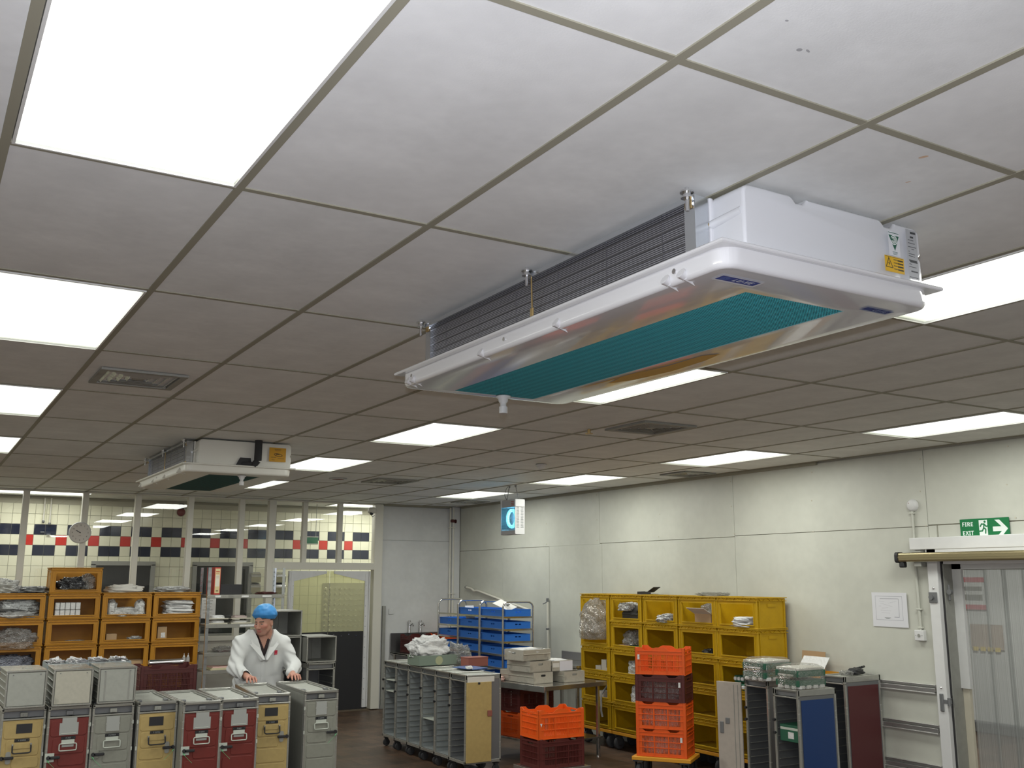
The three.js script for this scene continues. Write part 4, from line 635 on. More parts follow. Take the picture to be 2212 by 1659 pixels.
// ---------------------------------------------------------------- vented crates on dollies
const CW = 0.48, CD = 0.33, CH = 0.25;
const crateG = (() => {
  const wall = (w, long) => {
    const top = CH, s = new THREE.Shape(), x = w / 2 - 0.005; s.moveTo(-x, 0); s.lineTo(x, 0); s.lineTo(x, top);
    if (long) { s.lineTo(x - 0.05, top); s.quadraticCurveTo(x - 0.075, top - 0.028, x - 0.10, top - 0.028); s.lineTo(0.085, top - 0.028); s.quadraticCurveTo(0.06, top, 0.035, top); s.lineTo(-0.035, top); s.quadraticCurveTo(-0.06, top, -0.085, top - 0.028); s.lineTo(-x + 0.10, top - 0.028); s.quadraticCurveTo(-x + 0.075, top - 0.028, -x + 0.05, top); }
    else { s.lineTo(x - 0.03, top); s.lineTo(x - 0.05, top - 0.02); s.lineTo(-x + 0.05, top - 0.02); s.lineTo(-x + 0.03, top); }
    s.lineTo(-x, top);
    const bands = [[0.03, 0.075], [0.083, 0.128], [0.136, 0.181]], cols = long ? [[-0.185, -0.075], [-0.06, 0.06], [0.075, 0.185]] : [[-0.115, 0.115]];
    for (const [y0, y1] of bands) for (const [a, b] of cols) { const n = Math.round((b - a) / 0.0125); for (let k = 0; k < n; k++) { const u = a + (k + 0.5) * (b - a) / n, h = new THREE.Path(); h.moveTo(u - 0.0033, y0); h.lineTo(u + 0.0033, y0); h.lineTo(u + 0.0033, y1); h.lineTo(u - 0.0033, y1); s.holes.push(h); } }
    if (!long) { const h = rrect(0.09, 0.022, 0.009, 0, CH - 0.042); s.holes.push(h); }
    const g = G.ext(s, 0.004); g.translate(0, 0, -0.002); return g;
  };
  const L = [place(wall(CW, true), 0, 0, CD / 2 - 0.006, 0, 0, 0), place(wall(CW, true), 0, 0, -CD / 2 + 0.006, 0, 0, 0), place(wall(CD, false), CW / 2 - 0.006, 0, 0, 0, Math.PI / 2, 0), place(wall(CD, false), -CW / 2 + 0.006, 0, 0, 0, Math.PI / 2, 0)];
  const R = [G.box(CW - 0.02, 0.005, CD - 0.02, 0, 0.005, 0)];
  for (const [y, t, o] of [[0.004, 0.008, 0.004], [0.079, 0.005, 0.004], [0.132, 0.005, 0.004], [0.186, 0.006, 0.006], [CH - 0.034, 0.005, 0.008]]) R.push(G.box(CW + o - 0.004, t, 0.008, 0, y, CD / 2 - 0.002), G.box(CW + o - 0.004, t, 0.008, 0, y, -CD / 2 + 0.002), G.box(0.008, t, CD + o - 0.012, CW / 2 - 0.002, y, 0), G.box(0.008, t, CD + o - 0.012, -CW / 2 + 0.002, y, 0));
  for (const a of [-1, 1]) for (const b of [-1, 1]) R.push(G.rbox(0.03, CH - 0.004, 0.008, a * (CW / 2 - 0.014), CH / 2, b * (CD / 2 - 0.003), 0.003), G.rbox(0.008, CH - 0.004, 0.03, a * (CW / 2 - 0.003), CH / 2, b * (CD / 2 - 0.014), 0.003));
  for (const u of [-0.068, 0.068]) for (const b of [-1, 1]) R.push(G.box(0.008, 0.17, 0.008, u, 0.1, b * (CD / 2 - 0.003)));
  return { wall: L.map((g) => done(g)), frame: done(R) };
})();
const crateKinds = {};
function crate(label, p, turn, m, group) {
  const t = thing('crate', label, 'crate', p, turn, group);
  crateG.wall.forEach((g) => obj('vented_wall', g, m, t)); obj('frame', crateG.frame, m, t); return t;
}
{
  const sx = 6.25, sz = -5.085, a = -0.93;           // four crates in front of the yellow boxes
  dollyAt('crate_dolly', 'orange dolly under the stack of four crates before the yellow boxes', [sx, sz], a, 0.56, 0.40, 0.215, M.dolly);
  const l = [['bottom orange crate of the tall stack of four, packed with glassy items', M.orange], ['orange crate second from the bottom of the tall stack of four', M.orange], ['maroon crate between orange ones in the tall stack of four', M.maroon], ['top orange crate of the tall stack of four, partly empty', M.orange]];
  l.forEach(([s, m], k) => { const c = crate(s, [sx, 0.217 + k * CH * 0.985, sz], a + (k === 3 ? 0.03 : k === 2 ? -0.015 : 0), m, 'crates in the tall stack'); if (k !== 1) obj('label', G.box(0.02, 0.045, 0.002, k === 3 ? -0.205 : 0.19, 0.16, CD / 2 + 0.003), M.cotton, c); });
  for (let k = 0; k < 3; k++) { const b = bag('glass_bundle', `clear wrapped items inside the ${['bottom orange', 'second orange', 'maroon'][k]} crate of the tall stack`, 'wrapped items', [sx, 0.228 + k * CH * 0.985, sz], [0.42, 0.18, 0.27], M.film, 80 + k, 0.02); b.rotation.y = a; }
}
{
  const sx = 5.085, sz = -5.27, a = 0.0;
  const t = thing('steel_dolly', 'low steel dolly under the two crates in front of the table', 'dolly', [sx, 0, sz], -0.02);
  obj('platform', [G.rbox(0.56, 0.02, 0.40, 0, 0.19, 0, 0.004), G.rbox(0.56, 0.045, 0.02, 0, 0.178, 0.2, 0.004), G.rbox(0.02, 0.045, 0.4, -0.28, 0.178, 0, 0.004)], M.steel, t); casters(t, 0.46, 0.3, 1.7);
  crate('maroon crate under an orange one, in front of the steel table', [sx, 0.202, sz], 0.01, M.maroon, 'two crates before the steel table');
  const c = crate('orange crate on a maroon one, in front of the steel table', [sx, 0.202 + CH * 0.985, sz], -0.02, M.orange, 'two crates before the steel table');
  obj('label', G.ext(poly([[-0.012, 0.012], [0.01, 0.012], [0.0, -0.018]]), 0.001).translate(-0.215, 0.125, CD / 2 + 0.003), M.cotton, c);
}
{
  const sx = 1.965, sz = -6.76;                       // maroon stack behind the left trolleys
  dollyAt('crate_dolly', 'dolly under the maroon crates behind the left trolleys', [sx, sz], 0, 0.52, 0.36, 0.11, M.dolly);
  const nm = ['bottom', 'second from bottom', 'third from bottom', 'top']; for (let k = 0; k < 4; k++) crate(`maroon crate behind the left trolleys, ${nm[k]} of its stack${k === 3 ? ', a foil roll on it' : ''}`, [sx, 0.112 + k * CH * 0.985, sz], 0, M.maroon, 'maroon crates behind the left trolleys');
  const r = thing('foil_roll', 'shiny roll of foil lying on the top maroon crate', 'foil roll', [1.955, 0.112 + 4 * CH * 0.985 - 0.005, -6.70], 0.04);
  obj('roll', G.cyl(0.026, 0.026, 0.29, 0, 0.028, 0, 0, 0, Math.PI / 2, 28), M.foilRoll, r); obj('core', [G.cyl(0.012, 0.012, 0.30, 0, 0.028, 0, 0, 0, Math.PI / 2, 16)], M.carton, r);
}

// ---------------------------------------------------------------- tray racks with blue trays
const trayG = (() => { const w = 0.37, d = 0.60, h = 0.085, g = [G.box(w - 0.01, 0.005, d - 0.01, 0, 0.004, 0)];
  const side = (L, slot) => { const s = rrect(L, h, 0.004, 0, h / 2); if (slot) { for (const u of slot) s.holes.push(rrect(0.036, 0.016, 0.006, u, h * 0.62)); } return G.ext(s, 0.005); };
  g.push(place(side(d, [-0.02, 0.03]), -w / 2, 0, 0, 0, Math.PI / 2, 0), place(side(d, [0]), w / 2 - 0.005, 0, 0, 0, Math.PI / 2, 0), place(side(w, [-0.02, 0.03]), 0, 0, d / 2 - 0.005, 0, 0, 0), place(side(w, [0]), 0, 0, -d / 2, 0, 0, 0));
  g.push(G.rbox(w + 0.008, 0.006, 0.01, 0, h - 0.003, d / 2), G.rbox(w + 0.008, 0.006, 0.01, 0, h - 0.003, -d / 2), G.rbox(0.01, 0.006, d, w / 2, h - 0.003, 0), G.rbox(0.01, 0.006, d, -w / 2, h - 0.003, 0)); return done(g); })();
{
  const lv = [1.385, 1.235, 1.085, 0.93, 0.77, 0.62], racks = [[6.60, -9.86, 'far', [1, 2, 3, 4]], [6.56, -9.19, 'middle', [0, 1, 2, 3, 4]], [6.52, -8.52, 'near', [0, 1, 2, 3, 4, 5]]];
  const ord = ['top', 'second', 'third', 'fourth', 'fifth', 'sixth'];
  for (const [x, z, nm, has] of racks) {
    const t = thing('tray_rack', `steel tube rack of blue trays, the ${nm} one of three in the corner`, 'rack', [x, 0, z], 0, 'tray racks in the corner'), w = 0.44, d = 0.58, HT = 1.56;
    for (const s of [-1, 1]) obj('loop_frame', G.tube([V(-w / 2, 0.1, s * d / 2), V(-w / 2, HT - 0.09, s * d / 2), V(-w / 2 + 0.012, HT - 0.03, s * d / 2), V(-w / 2 + 0.06, HT, s * d / 2), V(w / 2 - 0.06, HT, s * d / 2), V(w / 2 - 0.012, HT - 0.03, s * d / 2), V(w / 2, HT - 0.09, s * d / 2), V(w / 2, 0.1, s * d / 2)], 0.0125, 80, 8), M.steel, t);
    for (const y of lv) for (const s of [-1, 1]) obj('runner', G.box(0.02, 0.022, d, s * (w / 2 - 0.008), y - 0.012, 0), M.steel, t);
    for (const y of lv) obj('cross_bar', G.box(w, 0.022, 0.006, 0, y - 0.012, d / 2 - 0.006), M.steel, t);
    obj('base', [G.rbox(w, 0.03, 0.03, 0, 0.12, d / 2), G.rbox(w, 0.03, 0.03, 0, 0.12, -d / 2), G.rbox(0.03, 0.03, d, -w / 2, 0.12, 0), G.rbox(0.03, 0.03, d, w / 2, 0.12, 0)], M.steel, t);
    casters(t, w, d, 1.05);
    for (const k of has) { const o = obj('tray', trayG, M.blue); o.position.set(x - 0.005 + rr(-0.004, 0.004), lv[k], z - 0.01 + rr(-0.012, 0.012)); tag(o, `blue plastic tray on the ${ord[k]} level of the ${nm} rack`, 'tray', 'blue trays in the racks'); }
  }
  const p = thing('paper_sheet', 'white paper sheet leaning on the near rack of blue trays', 'paper', [6.44, 1.474, -8.42], 0.5); obj('sheet', [G.box(0.19, 0.0015, 0.26, 0, 0.045, 0, 0.36, 0, 0.25)], M.paper, p); obj('print', [G.box(0.07, 0.0008, 0.02, -0.02, 0.047, 0.06, 0.36, 0, 0.25), G.box(0.09, 0.0008, 0.012, -0.01, 0.052, 0.03, 0.36, 0, 0.25)], M.black, p);
  const q = thing('paper_sheet', 'white paper standing behind the middle rack top', 'paper', [6.50, 1.32, -9.45], 0.1); obj('sheet', G.box(0.14, 0.17, 0.0015, 0, 0.085, 0, -0.2), M.paper, q);
}
// ---------------------------------------------------------------- steel table and its steel drawers
{
  const t = thing('steel_table', 'stainless steel table carrying steel drawers behind the orange crate', 'table', [0, 0, 0]), Y = 0.77, P = [[5.66, -7.10], [5.36, -6.17], [6.25, -6.32], [6.52, -7.24]];
  const A = Math.atan2(0.15, 0.89), c = [5.95, -6.72], w = 0.90, d = 0.96; t.position.set(c[0], 0, c[1]); t.rotation.y = 0.17;
  obj('top', [G.rbox(w, 0.012, d, 0, Y - 0.006, 0, 0.003), G.rbox(w, 0.045, 0.012, 0, Y - 0.022, d / 2, 0.003), G.rbox(0.012, 0.06, d, -w / 2, Y - 0.03, 0, 0.003), G.rbox(0.012, 0.045, d, w / 2, Y - 0.022, 0, 0.003)], M.steel, t);
  for (const a of [-1, 1]) for (const b of [-1, 1]) obj('leg', [G.rbox(0.032, Y - 0.03, 0.032, a * (w / 2 - 0.08), Y / 2 - 0.01, b * (d / 2 - 0.06), 0.004), G.cyl(0.018, 0.022, 0.02, a * (w / 2 - 0.08), 0.01, b * (d / 2 - 0.06))], M.steel, t);
  obj('undershelf', [G.rbox(w - 0.1, 0.02, d - 0.08, 0, 0.20, 0, 0.003)], M.steel, t);
  const drw = (label, [x, y, z], turn, W, D, Ht, o = {}) => {
    const q = thing('steel_drawer', label, 'drawer', [x, y, z], turn, 'steel drawers on the table'), m = mat([0.60, 0.58, 0.53], { roughness: 0.5, metalness: 0.35, map: rep(T.grime, 2) });
    const fs = rrect(W, Ht, 0.004, 0, Ht / 2); fs.holes.push(rrect(0.062, 0.022, 0.01, 0, Ht * 0.7)); const fg = G.ext(fs, 0.004).translate(0, 0, D / 2 - 0.004);
    obj('body', [G.box(W - 0.012, 0.004, D, 0, 0.004, 0), G.rbox(0.005, Ht, D - 0.01, -W / 2 + 0.006, Ht / 2, 0), G.rbox(0.005, Ht, D - 0.01, W / 2 - 0.006, Ht / 2, 0), G.rbox(W - 0.006, Ht, 0.005, 0, Ht / 2, -D / 2 + 0.004), fg], m, q);
    obj('side_flange', [-1, 1].map((s) => G.rbox(0.012, 0.006, D - 0.01, s * (W / 2), Ht * 0.58, 0, 0.002)), m, q);
    obj('handle_cup', G.rbox(0.06, 0.022, 0.012, 0, Ht * 0.7, D / 2 - 0.012, 0.006), o.dark ? M.black : M.aluDull, q);
    if (o.lid) obj('contents', blobG(W - 0.03, 0.05, D - 0.03, o.lid, 0.01, 18, 0.4).translate(0, Ht - 0.045, 0), M.cotton, q);
    return q;
  };
  drw('bottom steel bin of the stack of three on the table', [5.715, 0.772, -6.74], 0.10, 0.255, 0.60, 0.112, { dark: true });
  drw('middle steel bin of the stack of three on the table', [5.70, 0.886, -6.66], 0.12, 0.285, 0.40, 0.112);
  const tp = drw('top steel bin of the stack of three, turned sideways, showing its ribbed side', [5.70, 1.0, -6.68], -1.38, 0.30, 0.40, 0.112, { lid: 91 }); obj('side_label', G.box(0.002, 0.04, 0.05, -0.149, 0.07, 0.14), M.cartonWhite, tp);
  drw('steel bin on the right of the table under a white one', [6.10, 0.772, -6.60], 0.06, 0.27, 0.40, 0.112);
  const wd = drw('white lined bin filled with white cloth, on the right of the table', [6.0, 0.886, -6.66], 0.06, 0.27, 0.36, 0.105, { lid: 92 }); obj('label', G.box(0.085, 0.045, 0.002, -0.085, 0.06, 0.181), M.cartonWhite, wd); obj('front_sheet', G.box(0.17, 0.1, 0.0015, 0.05, 0.05, 0.1808), mat([0.72, 0.71, 0.76], { roughness: 0.5 }), wd);
  bag('pink_cloth', 'pale pink cloth at the left edge of the steel table', 'cloth', [5.49, 0.772, -6.99], [0.14, 0.05, 0.2], M.pink, 93, 0.01);
  // crates on the undershelf
  crate('orange crate on the lower shelf of the steel table', [5.80, 0.212, -6.86], 0.17, M.orange, 'crates under the steel table'); crate('maroon crate stacked on the lower shelf of the steel table', [5.80, 0.464, -6.86], 0.17, M.maroon, 'crates under the steel table');
}
// things on the row of open trolleys
{
  const t = thing('green_tray_box', 'grey green lidless box with a pale round mark on the open trolleys', 'box', [4.92, 0.935, -7.35], 0.03), m = mat([0.17, 0.215, 0.17], { roughness: 0.6 });
  obj('body', [G.rbox(0.50, 0.105, 0.008, 0, 0.053, 0.13, 0.003), G.rbox(0.50, 0.105, 0.008, 0, 0.053, -0.13, 0.003), G.rbox(0.008, 0.105, 0.26, -0.25, 0.053, 0, 0.003), G.rbox(0.008, 0.105, 0.26, 0.25, 0.053, 0, 0.003), G.box(0.49, 0.006, 0.25, 0, 0.004, 0)], m, t);
  obj('mark', place(new THREE.CircleGeometry(0.045, 20), -0.01, 0.05, 0.1345, 0, 0, 0), mat([0.36, 0.37, 0.22], { roughness: 0.7 }), t);
  bag('white_bundle', 'big white cloth bundle heaped on the grey green box', 'bundle', [4.85, 1.02, -7.36], [0.42, 0.20, 0.26], M.cotton, 94, 0.05);
  bag('plastic_bag', 'clear plastic bag slumped right of the white bundle', 'plastic bag', [5.20, 0.936, -7.34], [0.26, 0.20, 0.24], M.clear, 95, 0.05);
  const tb = thing('red_box', 'dull red brick coloured box behind the blue folder', 'box', [5.20, 0.935, -6.95], 0.06); obj('body', G.rbox(0.25, 0.095, 0.15, 0, 0.048, 0, 0.004), M.terra, tb); obj('lid_edge', G.rbox(0.256, 0.01, 0.156, 0, 0.09, 0, 0.003), M.terra, tb);
  tag(obj('blue_folder', [G.rbox(0.20, 0.004, 0.36, 0, 0.004, 0, 0.002), G.rbox(0.195, 0.006, 0.355, 0.004, 0.009, 0, 0.002, 1, 0, 0, 0.04)], mat([0.035, 0.10, 0.30], { roughness: 0.35 })), 'blue folder lying on the near end of the open trolleys', 'folder').position.set(5.02, 0.934, -6.72); scene.getObjectByName('blue_folder').rotation.y = 0.12;
  tag(obj('paper_scrap', blobG(0.07, 0.03, 0.07, 96, 0.01, 12), M.cotton), 'small crumpled white paper on the blue folder edge', 'paper').position.set(4.92, 0.946, -6.55);
  crate('dark red crate standing in the steel sink behind the open trolleys', [6.45, 0.80, -10.87], 0.02, M.maroon, 'crates in the sink'); crate('orange crate standing in the steel sink beside the dark red one', [6.87, 0.80, -10.87], 1.55, M.orange, 'crates in the sink');
}
// ---------------------------------------------------------------- green packs, cartons and a glove on the right trolleys
{
  const pack = (label, [x, y, z], turn, w, h, d, sd) => {
    const t = thing('wrapped_pack', label, 'pack', [x, y, z], turn, 'film wrapped green packs');
    for (let k = 0; k < 2; k++) { obj('green_carton', G.rbox(w, h * 0.30, d, 0, h * (0.28 + k * 0.45), 0, 0.004), M.greenPack, t); }
    obj('white_lid', [G.rbox(w * 0.96, h * 0.12, d * 0.96, 0, h * 0.95, 0, 0.004)], M.cartonWhite, t); obj('pale_band', G.rbox(w * 1.002, h * 0.1, d * 0.7, 0, h * 0.66, -0.01, 0.002), M.pale, t);
    for (let k = 0; k < 4; k++) obj('white_cap', G.rbox(w * 0.17, h * 0.18, 0.04, -w * 0.36 + k * w * 0.24, h * 0.1, d / 2 - 0.015, 0.006, 2), M.cotton, t);
    for (let k = 0; k < 3; k++) obj('white_cap', G.rbox(0.03, h * 0.18, d * 0.2, -w / 2 + 0.012, h * 0.1, -d * 0.3 + k * d * 0.3, 0.006, 2), M.cotton, t);
    obj('wrapping_film', blobG(w * 1.1, h * 1.16, d * 1.1, sd, 0.008, 44, 0.42), M.wrap, t);
  };
  pack('film wrapped green and white pack on the trolley nearest the yellow boxes', [6.56, 0.972, -4.03], 0.05, 0.34, 0.17, 0.26, 97);
  pack('film wrapped green and white pack on the blue sided trolley', [6.31, 0.972, -3.40], 0.03, 0.33, 0.165, 0.24, 98);
  const q = thing('wrapped_pack', 'green wrapped pack on a runner inside the blue sided trolley', 'pack', [6.30, 0.56, -3.40]); obj('green_carton', G.rbox(0.30, 0.13, 0.2, 0, 0.065, 0, 0.004), M.greenPack, q); obj('label', G.box(0.002, 0.05, 0.06, -0.151, 0.05, 0.02), M.cotton, q); obj('pale_band', G.rbox(0.302, 0.02, 0.19, 0, 0.1, 0, 0.002), M.pale, q);
  const sup = ['lower', 'upper']; for (let k = 0; k < 3; k++) yBox(`orange yellow box on the floor by the wall, ${['bottom', 'middle', 'top'][k]} of three behind the green packs`, [7.038, 0.001 + k * BH, -4.03], RT, M.dolly, 'three boxes behind the green packs');
  const c = thing('open_carton', 'brown open carton with a white raised flap behind the green packs', 'carton', [7.035, 0.888, -3.98], RT); obj('body', [G.box(0.42, 0.14, 0.004, 0, 0.07, 0.15), G.box(0.42, 0.14, 0.004, 0, 0.07, -0.15), G.box(0.004, 0.14, 0.3, -0.21, 0.07, 0), G.box(0.004, 0.14, 0.3, 0.21, 0.07, 0), G.box(0.42, 0.004, 0.3, 0, 0.003, 0)], M.dolly, c); obj('back_flap', G.box(0.28, 0.17, 0.004, -0.08, 0.22, -0.15, -0.1), M.carton, c); obj('white_flap', G.box(0.30, 0.004, 0.2, 0.06, 0.19, 0.02, 0.9, 0, 0), M.cotton, c);
  const g = thing('black_glove', 'black glove lying on the dark red sided trolley', 'glove', [7.02, 1.042, -3.44], 0.3); obj('palm', blobG(0.2, 0.05, 0.11, 99, 0.012, 20), M.black, g); for (let k = 0; k < 4; k++) obj('finger', G.rod(V(0.07, 0.03 + 0.008 * k, -0.035 + k * 0.02), V(0.155 - k * 0.008, 0.04 + 0.006 * k, -0.05 + k * 0.024), 0.010, 8), M.black, g);
  bag('plastic_bag', 'small clear bag beside the black glove', 'plastic bag', [6.86, 1.042, -3.40], [0.09, 0.04, 0.1], M.clear, 100, 0.012);
}

// ---------------------------------------------------------------- insect killer hung on chains
{
  const t = thing('insect_killer', 'hanging insect killer with a glowing blue ring lamp', 'insect killer', [6.06, 2.36, -7.60]), wh = mat([0.58, 0.58, 0.58], { roughness: 0.5 });
  for (const s of [-1, 1]) { // two slotted white ends
    const e = G.ext((() => { const f = rrect(0.128, 0.41, 0.012, 0, 0.205); for (const cx of [-0.03, 0.03]) for (let k = 0; k < 19; k++) { const y = 0.075 + k * 0.0132; const h = new THREE.Path(); h.moveTo(cx - 0.02, y); h.lineTo(cx + 0.02, y); h.lineTo(cx + 0.02, y + 0.0075); h.lineTo(cx - 0.02, y + 0.0075); f.holes.push(h); } return f; })(), 0.008, 0.002);
    e.translate(0, 0, s * 0.165 - 0.004); const o = obj('slotted_end', e, wh, t); obj('end_cap', G.rbox(0.138, 0.095, 0.03, 0, 0.365, s * 0.162, 0.012, 3), wh, o); obj('dark_lining', G.box(0.11, 0.26, 0.004, 0, 0.2, s * 0.155), mat([0.10, 0.16, 0.17], { roughness: 0.6 }), o);
  }
  obj('hood', [G.rbox(0.12, 0.09, 0.32, 0, 0.365, 0, 0.006), G.rbox(0.12, 0.05, 0.32, 0, 0.025, 0, 0.006)], mat([0.42, 0.41, 0.43], { roughness: 0.5 }), t);
  obj('hood_mark', [0, 1, 2].map((k) => G.box(0.002, 0.008, 0.06, -0.061, 0.345 + k * 0.02, 0.10)), mat([0.35, 0.05, 0.03]), t);
  obj('back_screen', G.box(0.006, 0.27, 0.31, 0.045, 0.185, 0), mat([0.22, 0.22, 0.23], { roughness: 0.6 }), t);
  const bars = []; for (let k = 0; k < 22; k++) bars.push(G.rod(V(-0.058, 0.055 + k * 0.0122, -0.155), V(-0.058, 0.055 + k * 0.0122, 0.155), 0.0012, 5)); for (const z of [-0.15, -0.05, 0.05]) bars.push(G.rod(V(-0.058, 0.05, z), V(-0.058, 0.32, z), 0.0014, 5)); stuff(obj('guard_wire', bars, M.aluDull, t));
  const g = new THREE.TorusGeometry(0.098, 0.019, 14, 44, Math.PI * 1.9); g.rotateZ(Math.PI / 2 + 0.157); g.rotateY(Math.PI / 2); g.translate(-0.02, 0.19, 0.02);
  obj('ring_lamp', g, mat([0.5, 0.85, 1], { emissive: new THREE.Color().setRGB(0.16, 0.75, 1.0), emissiveIntensity: 1.7 }), t);
  const L = new THREE.PointLight(new THREE.Color().setRGB(0.2, 0.65, 1.0), 0.09); L.position.set(-0.02, 0.19, 0.02); L.name = 'ring_glow'; t.add(L);
  for (const z of [-0.13, 0.13]) { const a = V(0, 0.42, z), b = V(0, H - 2.36, z * 0.55), n = 12; for (let k = 0; k < n; k++) { const p = a.clone().lerp(b, (k + 0.5) / n); const q = new THREE.TorusGeometry(0.006, 0.0018, 5, 10); q.scale(1, 1.5, 1); q.rotateY(k % 2 * Math.PI / 2); q.translate(p.x, p.y, p.z); (t.userData.__l ??= []).push(q); } obj('chain', t.userData.__l, M.aluDark, t); delete t.userData.__l; obj('ceiling_hook', G.cyl(0.014, 0.01, 0.018, b.x, b.y - 0.008, b.z, 0, 0, 0, 10), M.aluDark, t); obj('eye', G.tube([V(0, 0.41, z - 0.01), V(0, 0.43, z), V(0, 0.41, z + 0.01)], 0.003, 10, 6), M.chrome, t); }
  obj('flex', G.tube([V(0, 0.41, -0.13), V(-0.01, 0.48, -0.17), V(0, 0.55, -0.15), V(0, H - 2.36, -0.11)], 0.003, 20, 6), M.black, t);
}
// ---------------------------------------------------------------- doorway with strip curtain, sliding track, sign
{
  const f = struct('door_3', [G.rbox(0.06, DH + 0.10, 0.095, XR - 0.02, (DH + 0.1) / 2, -2.728, 0.006), G.rbox(0.06, 0.11, DZ1 - DZ0 + 0.2, XR - 0.02, DH + 0.055, (DZ0 + DZ1) / 2, 0.006)], M.white);
  obj('jamb', G.box(0.2, DH, 0.025, XR + 0.10, DH / 2, DZ0 + 0.012), M.aluDull, f); obj('jamb', G.box(0.2, 0.03, DZ1 - DZ0, XR + 0.1, DH - 0.015, (DZ0 + DZ1) / 2), M.white, f);
  obj('inner_frame', [G.box(0.03, DH - 0.98, 0.085, XR + 0.12, 1.49, DZ0 + 0.065), G.box(0.03, 0.05, DZ1 - DZ0, XR + 0.12, DH - 0.045, (DZ0 + DZ1) / 2)], M.backWall, f);
  obj('inner_frame_lower', G.box(0.03, 1.0, 0.06, XR + 0.14, 0.5, DZ0 + 0.055), M.creamDark, f);
  obj('door_seal', G.box(0.012, DH, 0.02, XR - 0.0, DH / 2, DZ0 + 0.004), M.rubber, f);
  obj('strike', [G.rbox(0.012, 0.085, 0.075, XR - 0.055, 1.70, -2.735, 0.003), G.cyl(0.02, 0.02, 0.03, XR - 0.06, 1.70, -2.745, 0, 0, Math.PI / 2)], M.aluDark, f);
  obj('hinge', [G.rbox(0.012, 0.14, 0.035, XR - 0.055, 0.87, -2.728, 0.008, 2), G.cyl(0.016, 0.016, 0.06, XR - 0.05, 0.88, -2.66, 0, 0, 0, 12), G.rbox(0.012, 0.03, 0.08, XR - 0.05, 0.88, -2.68, 0.003)], M.aluDark, f);
  obj('hinge', [G.rbox(0.012, 0.13, 0.02, XR + 0.02, 1.74, -2.635, 0.006), G.cyl(0.022, 0.022, 0.03, XR + 0.01, 1.745, -2.62, 0, 0, Math.PI / 2)], M.aluDark, f);
  for (const y of [1.775, 0.985]) obj('stud', G.lathe([[0, 0.012], [0.008, 0.008], [0.011, 0]], 12, XR - 0.05, y, -2.728, 0, 0, Math.PI / 2), M.chrome, f);
  const c = thing('strip_curtain', 'clear plastic strip curtain hanging in the right doorway', 'strip curtain', [XR + 0.16, 0, DZ0 + 0.09]);
  obj('rail', G.rbox(0.03, 0.05, 1.4, 0, DH - 0.05, 0.7), M.aluDull, c);
  for (let k = 0; k < 8; k++) { const w = 0.2, s = new THREE.PlaneGeometry(w, DH - 0.09, 4, 1), p = s.attributes.position; for (let i = 0; i < p.count; i++) p.setZ(i, -0.012 * Math.pow(p.getX(i) / w * 2, 2) + 0.004); const o = obj('strip', place(s, (k % 2) * 0.014, (DH - 0.09) / 2 + 0.02, 0.10 + k * 0.165, 0, -Math.PI / 2 + 0.02 * Math.sin(k * 3), 0), M.strip, c, true); }
  const r = thing('door_track', 'bronze sliding door track with black end above the doorway', 'door track', [XR - 0.10, 2.028, -2.99]);
  const prof = rrect(0.07, 0.075, 0.018, 0, 0), pg = G.ext(prof, 1.85); obj('track', [pg, G.box(0.006, 0.012, 1.85, -0.036, 0.0, 0.925)], M.bronze, r); obj('end_cap', [G.ext(rrect(0.085, 0.09, 0.03, 0, 0), 0.03).translate(0, 0, -0.03), G.rbox(0.05, 0.05, 0.05, 0, -0.06, 0.02, 0.012, 2)], M.black, r);
  obj('bracket', [G.rbox(0.06, 0.012, 0.09, 0.05, 0.045, 0.14), G.rbox(0.08, 0.04, 0.07, 0.03, -0.06, 0.17, 0.006)], M.aluDull, r);
  const hb = struct('trim_6', G.rbox(0.05, 0.10, 1.9, XR - 0.03, 2.14, -1.98, 0.006), M.white);
  const tex = canvasTex(512, 160, (x) => {
    x.fillStyle = '#12703f'; x.fillRect(0, 0, 512, 160); x.fillStyle = '#e4ebe6'; x.font = 'bold 58px sans-serif'; x.fillText('FIRE', 20, 70); x.fillText('EXIT', 20, 154);
    x.fillRect(202, 14, 88, 146); x.fillStyle = '#12703f'; x.beginPath(); x.arc(264, 32, 11, 0, 7); x.fill(); x.lineWidth = 13; x.lineCap = 'round'; x.lineJoin = 'round'; x.strokeStyle = '#12703f';
    for (const p of [[[256, 52], [250, 88]], [[252, 56], [230, 52], [216, 74]], [[260, 58], [274, 76], [290, 74]], [[252, 90], [270, 104], [266, 140]], [[248, 92], [234, 118], [206, 120]]]) { x.beginPath(); p.forEach(([a, b], i) => i ? x.lineTo(a, b) : x.moveTo(a, b)); x.stroke(); }
    x.fillStyle = '#e4ebe6'; x.beginPath(); for (const [a, b] of [[344, 82], [432, 82], [366, 18], [416, 18], [498, 104], [416, 190], [366, 190], [432, 126], [344, 126]]) x.lineTo(a, b); x.fill();
  });
  const s = thing('fire_exit_sign', 'green fire exit sign with running figure and arrow, over the doorway', 'sign', [XR - 0.012, 2.257, -2.245]); obj('board', G.rbox(0.005, 0.135, 0.43, 0, 0, 0, 0.002), M.greenPack, s); obj('sign_face', face(0.428, 0.133, -0.0032, 0, 0, 0, -Math.PI / 2, 0), print(tex, { roughness: 0.35 }), s, true);
}
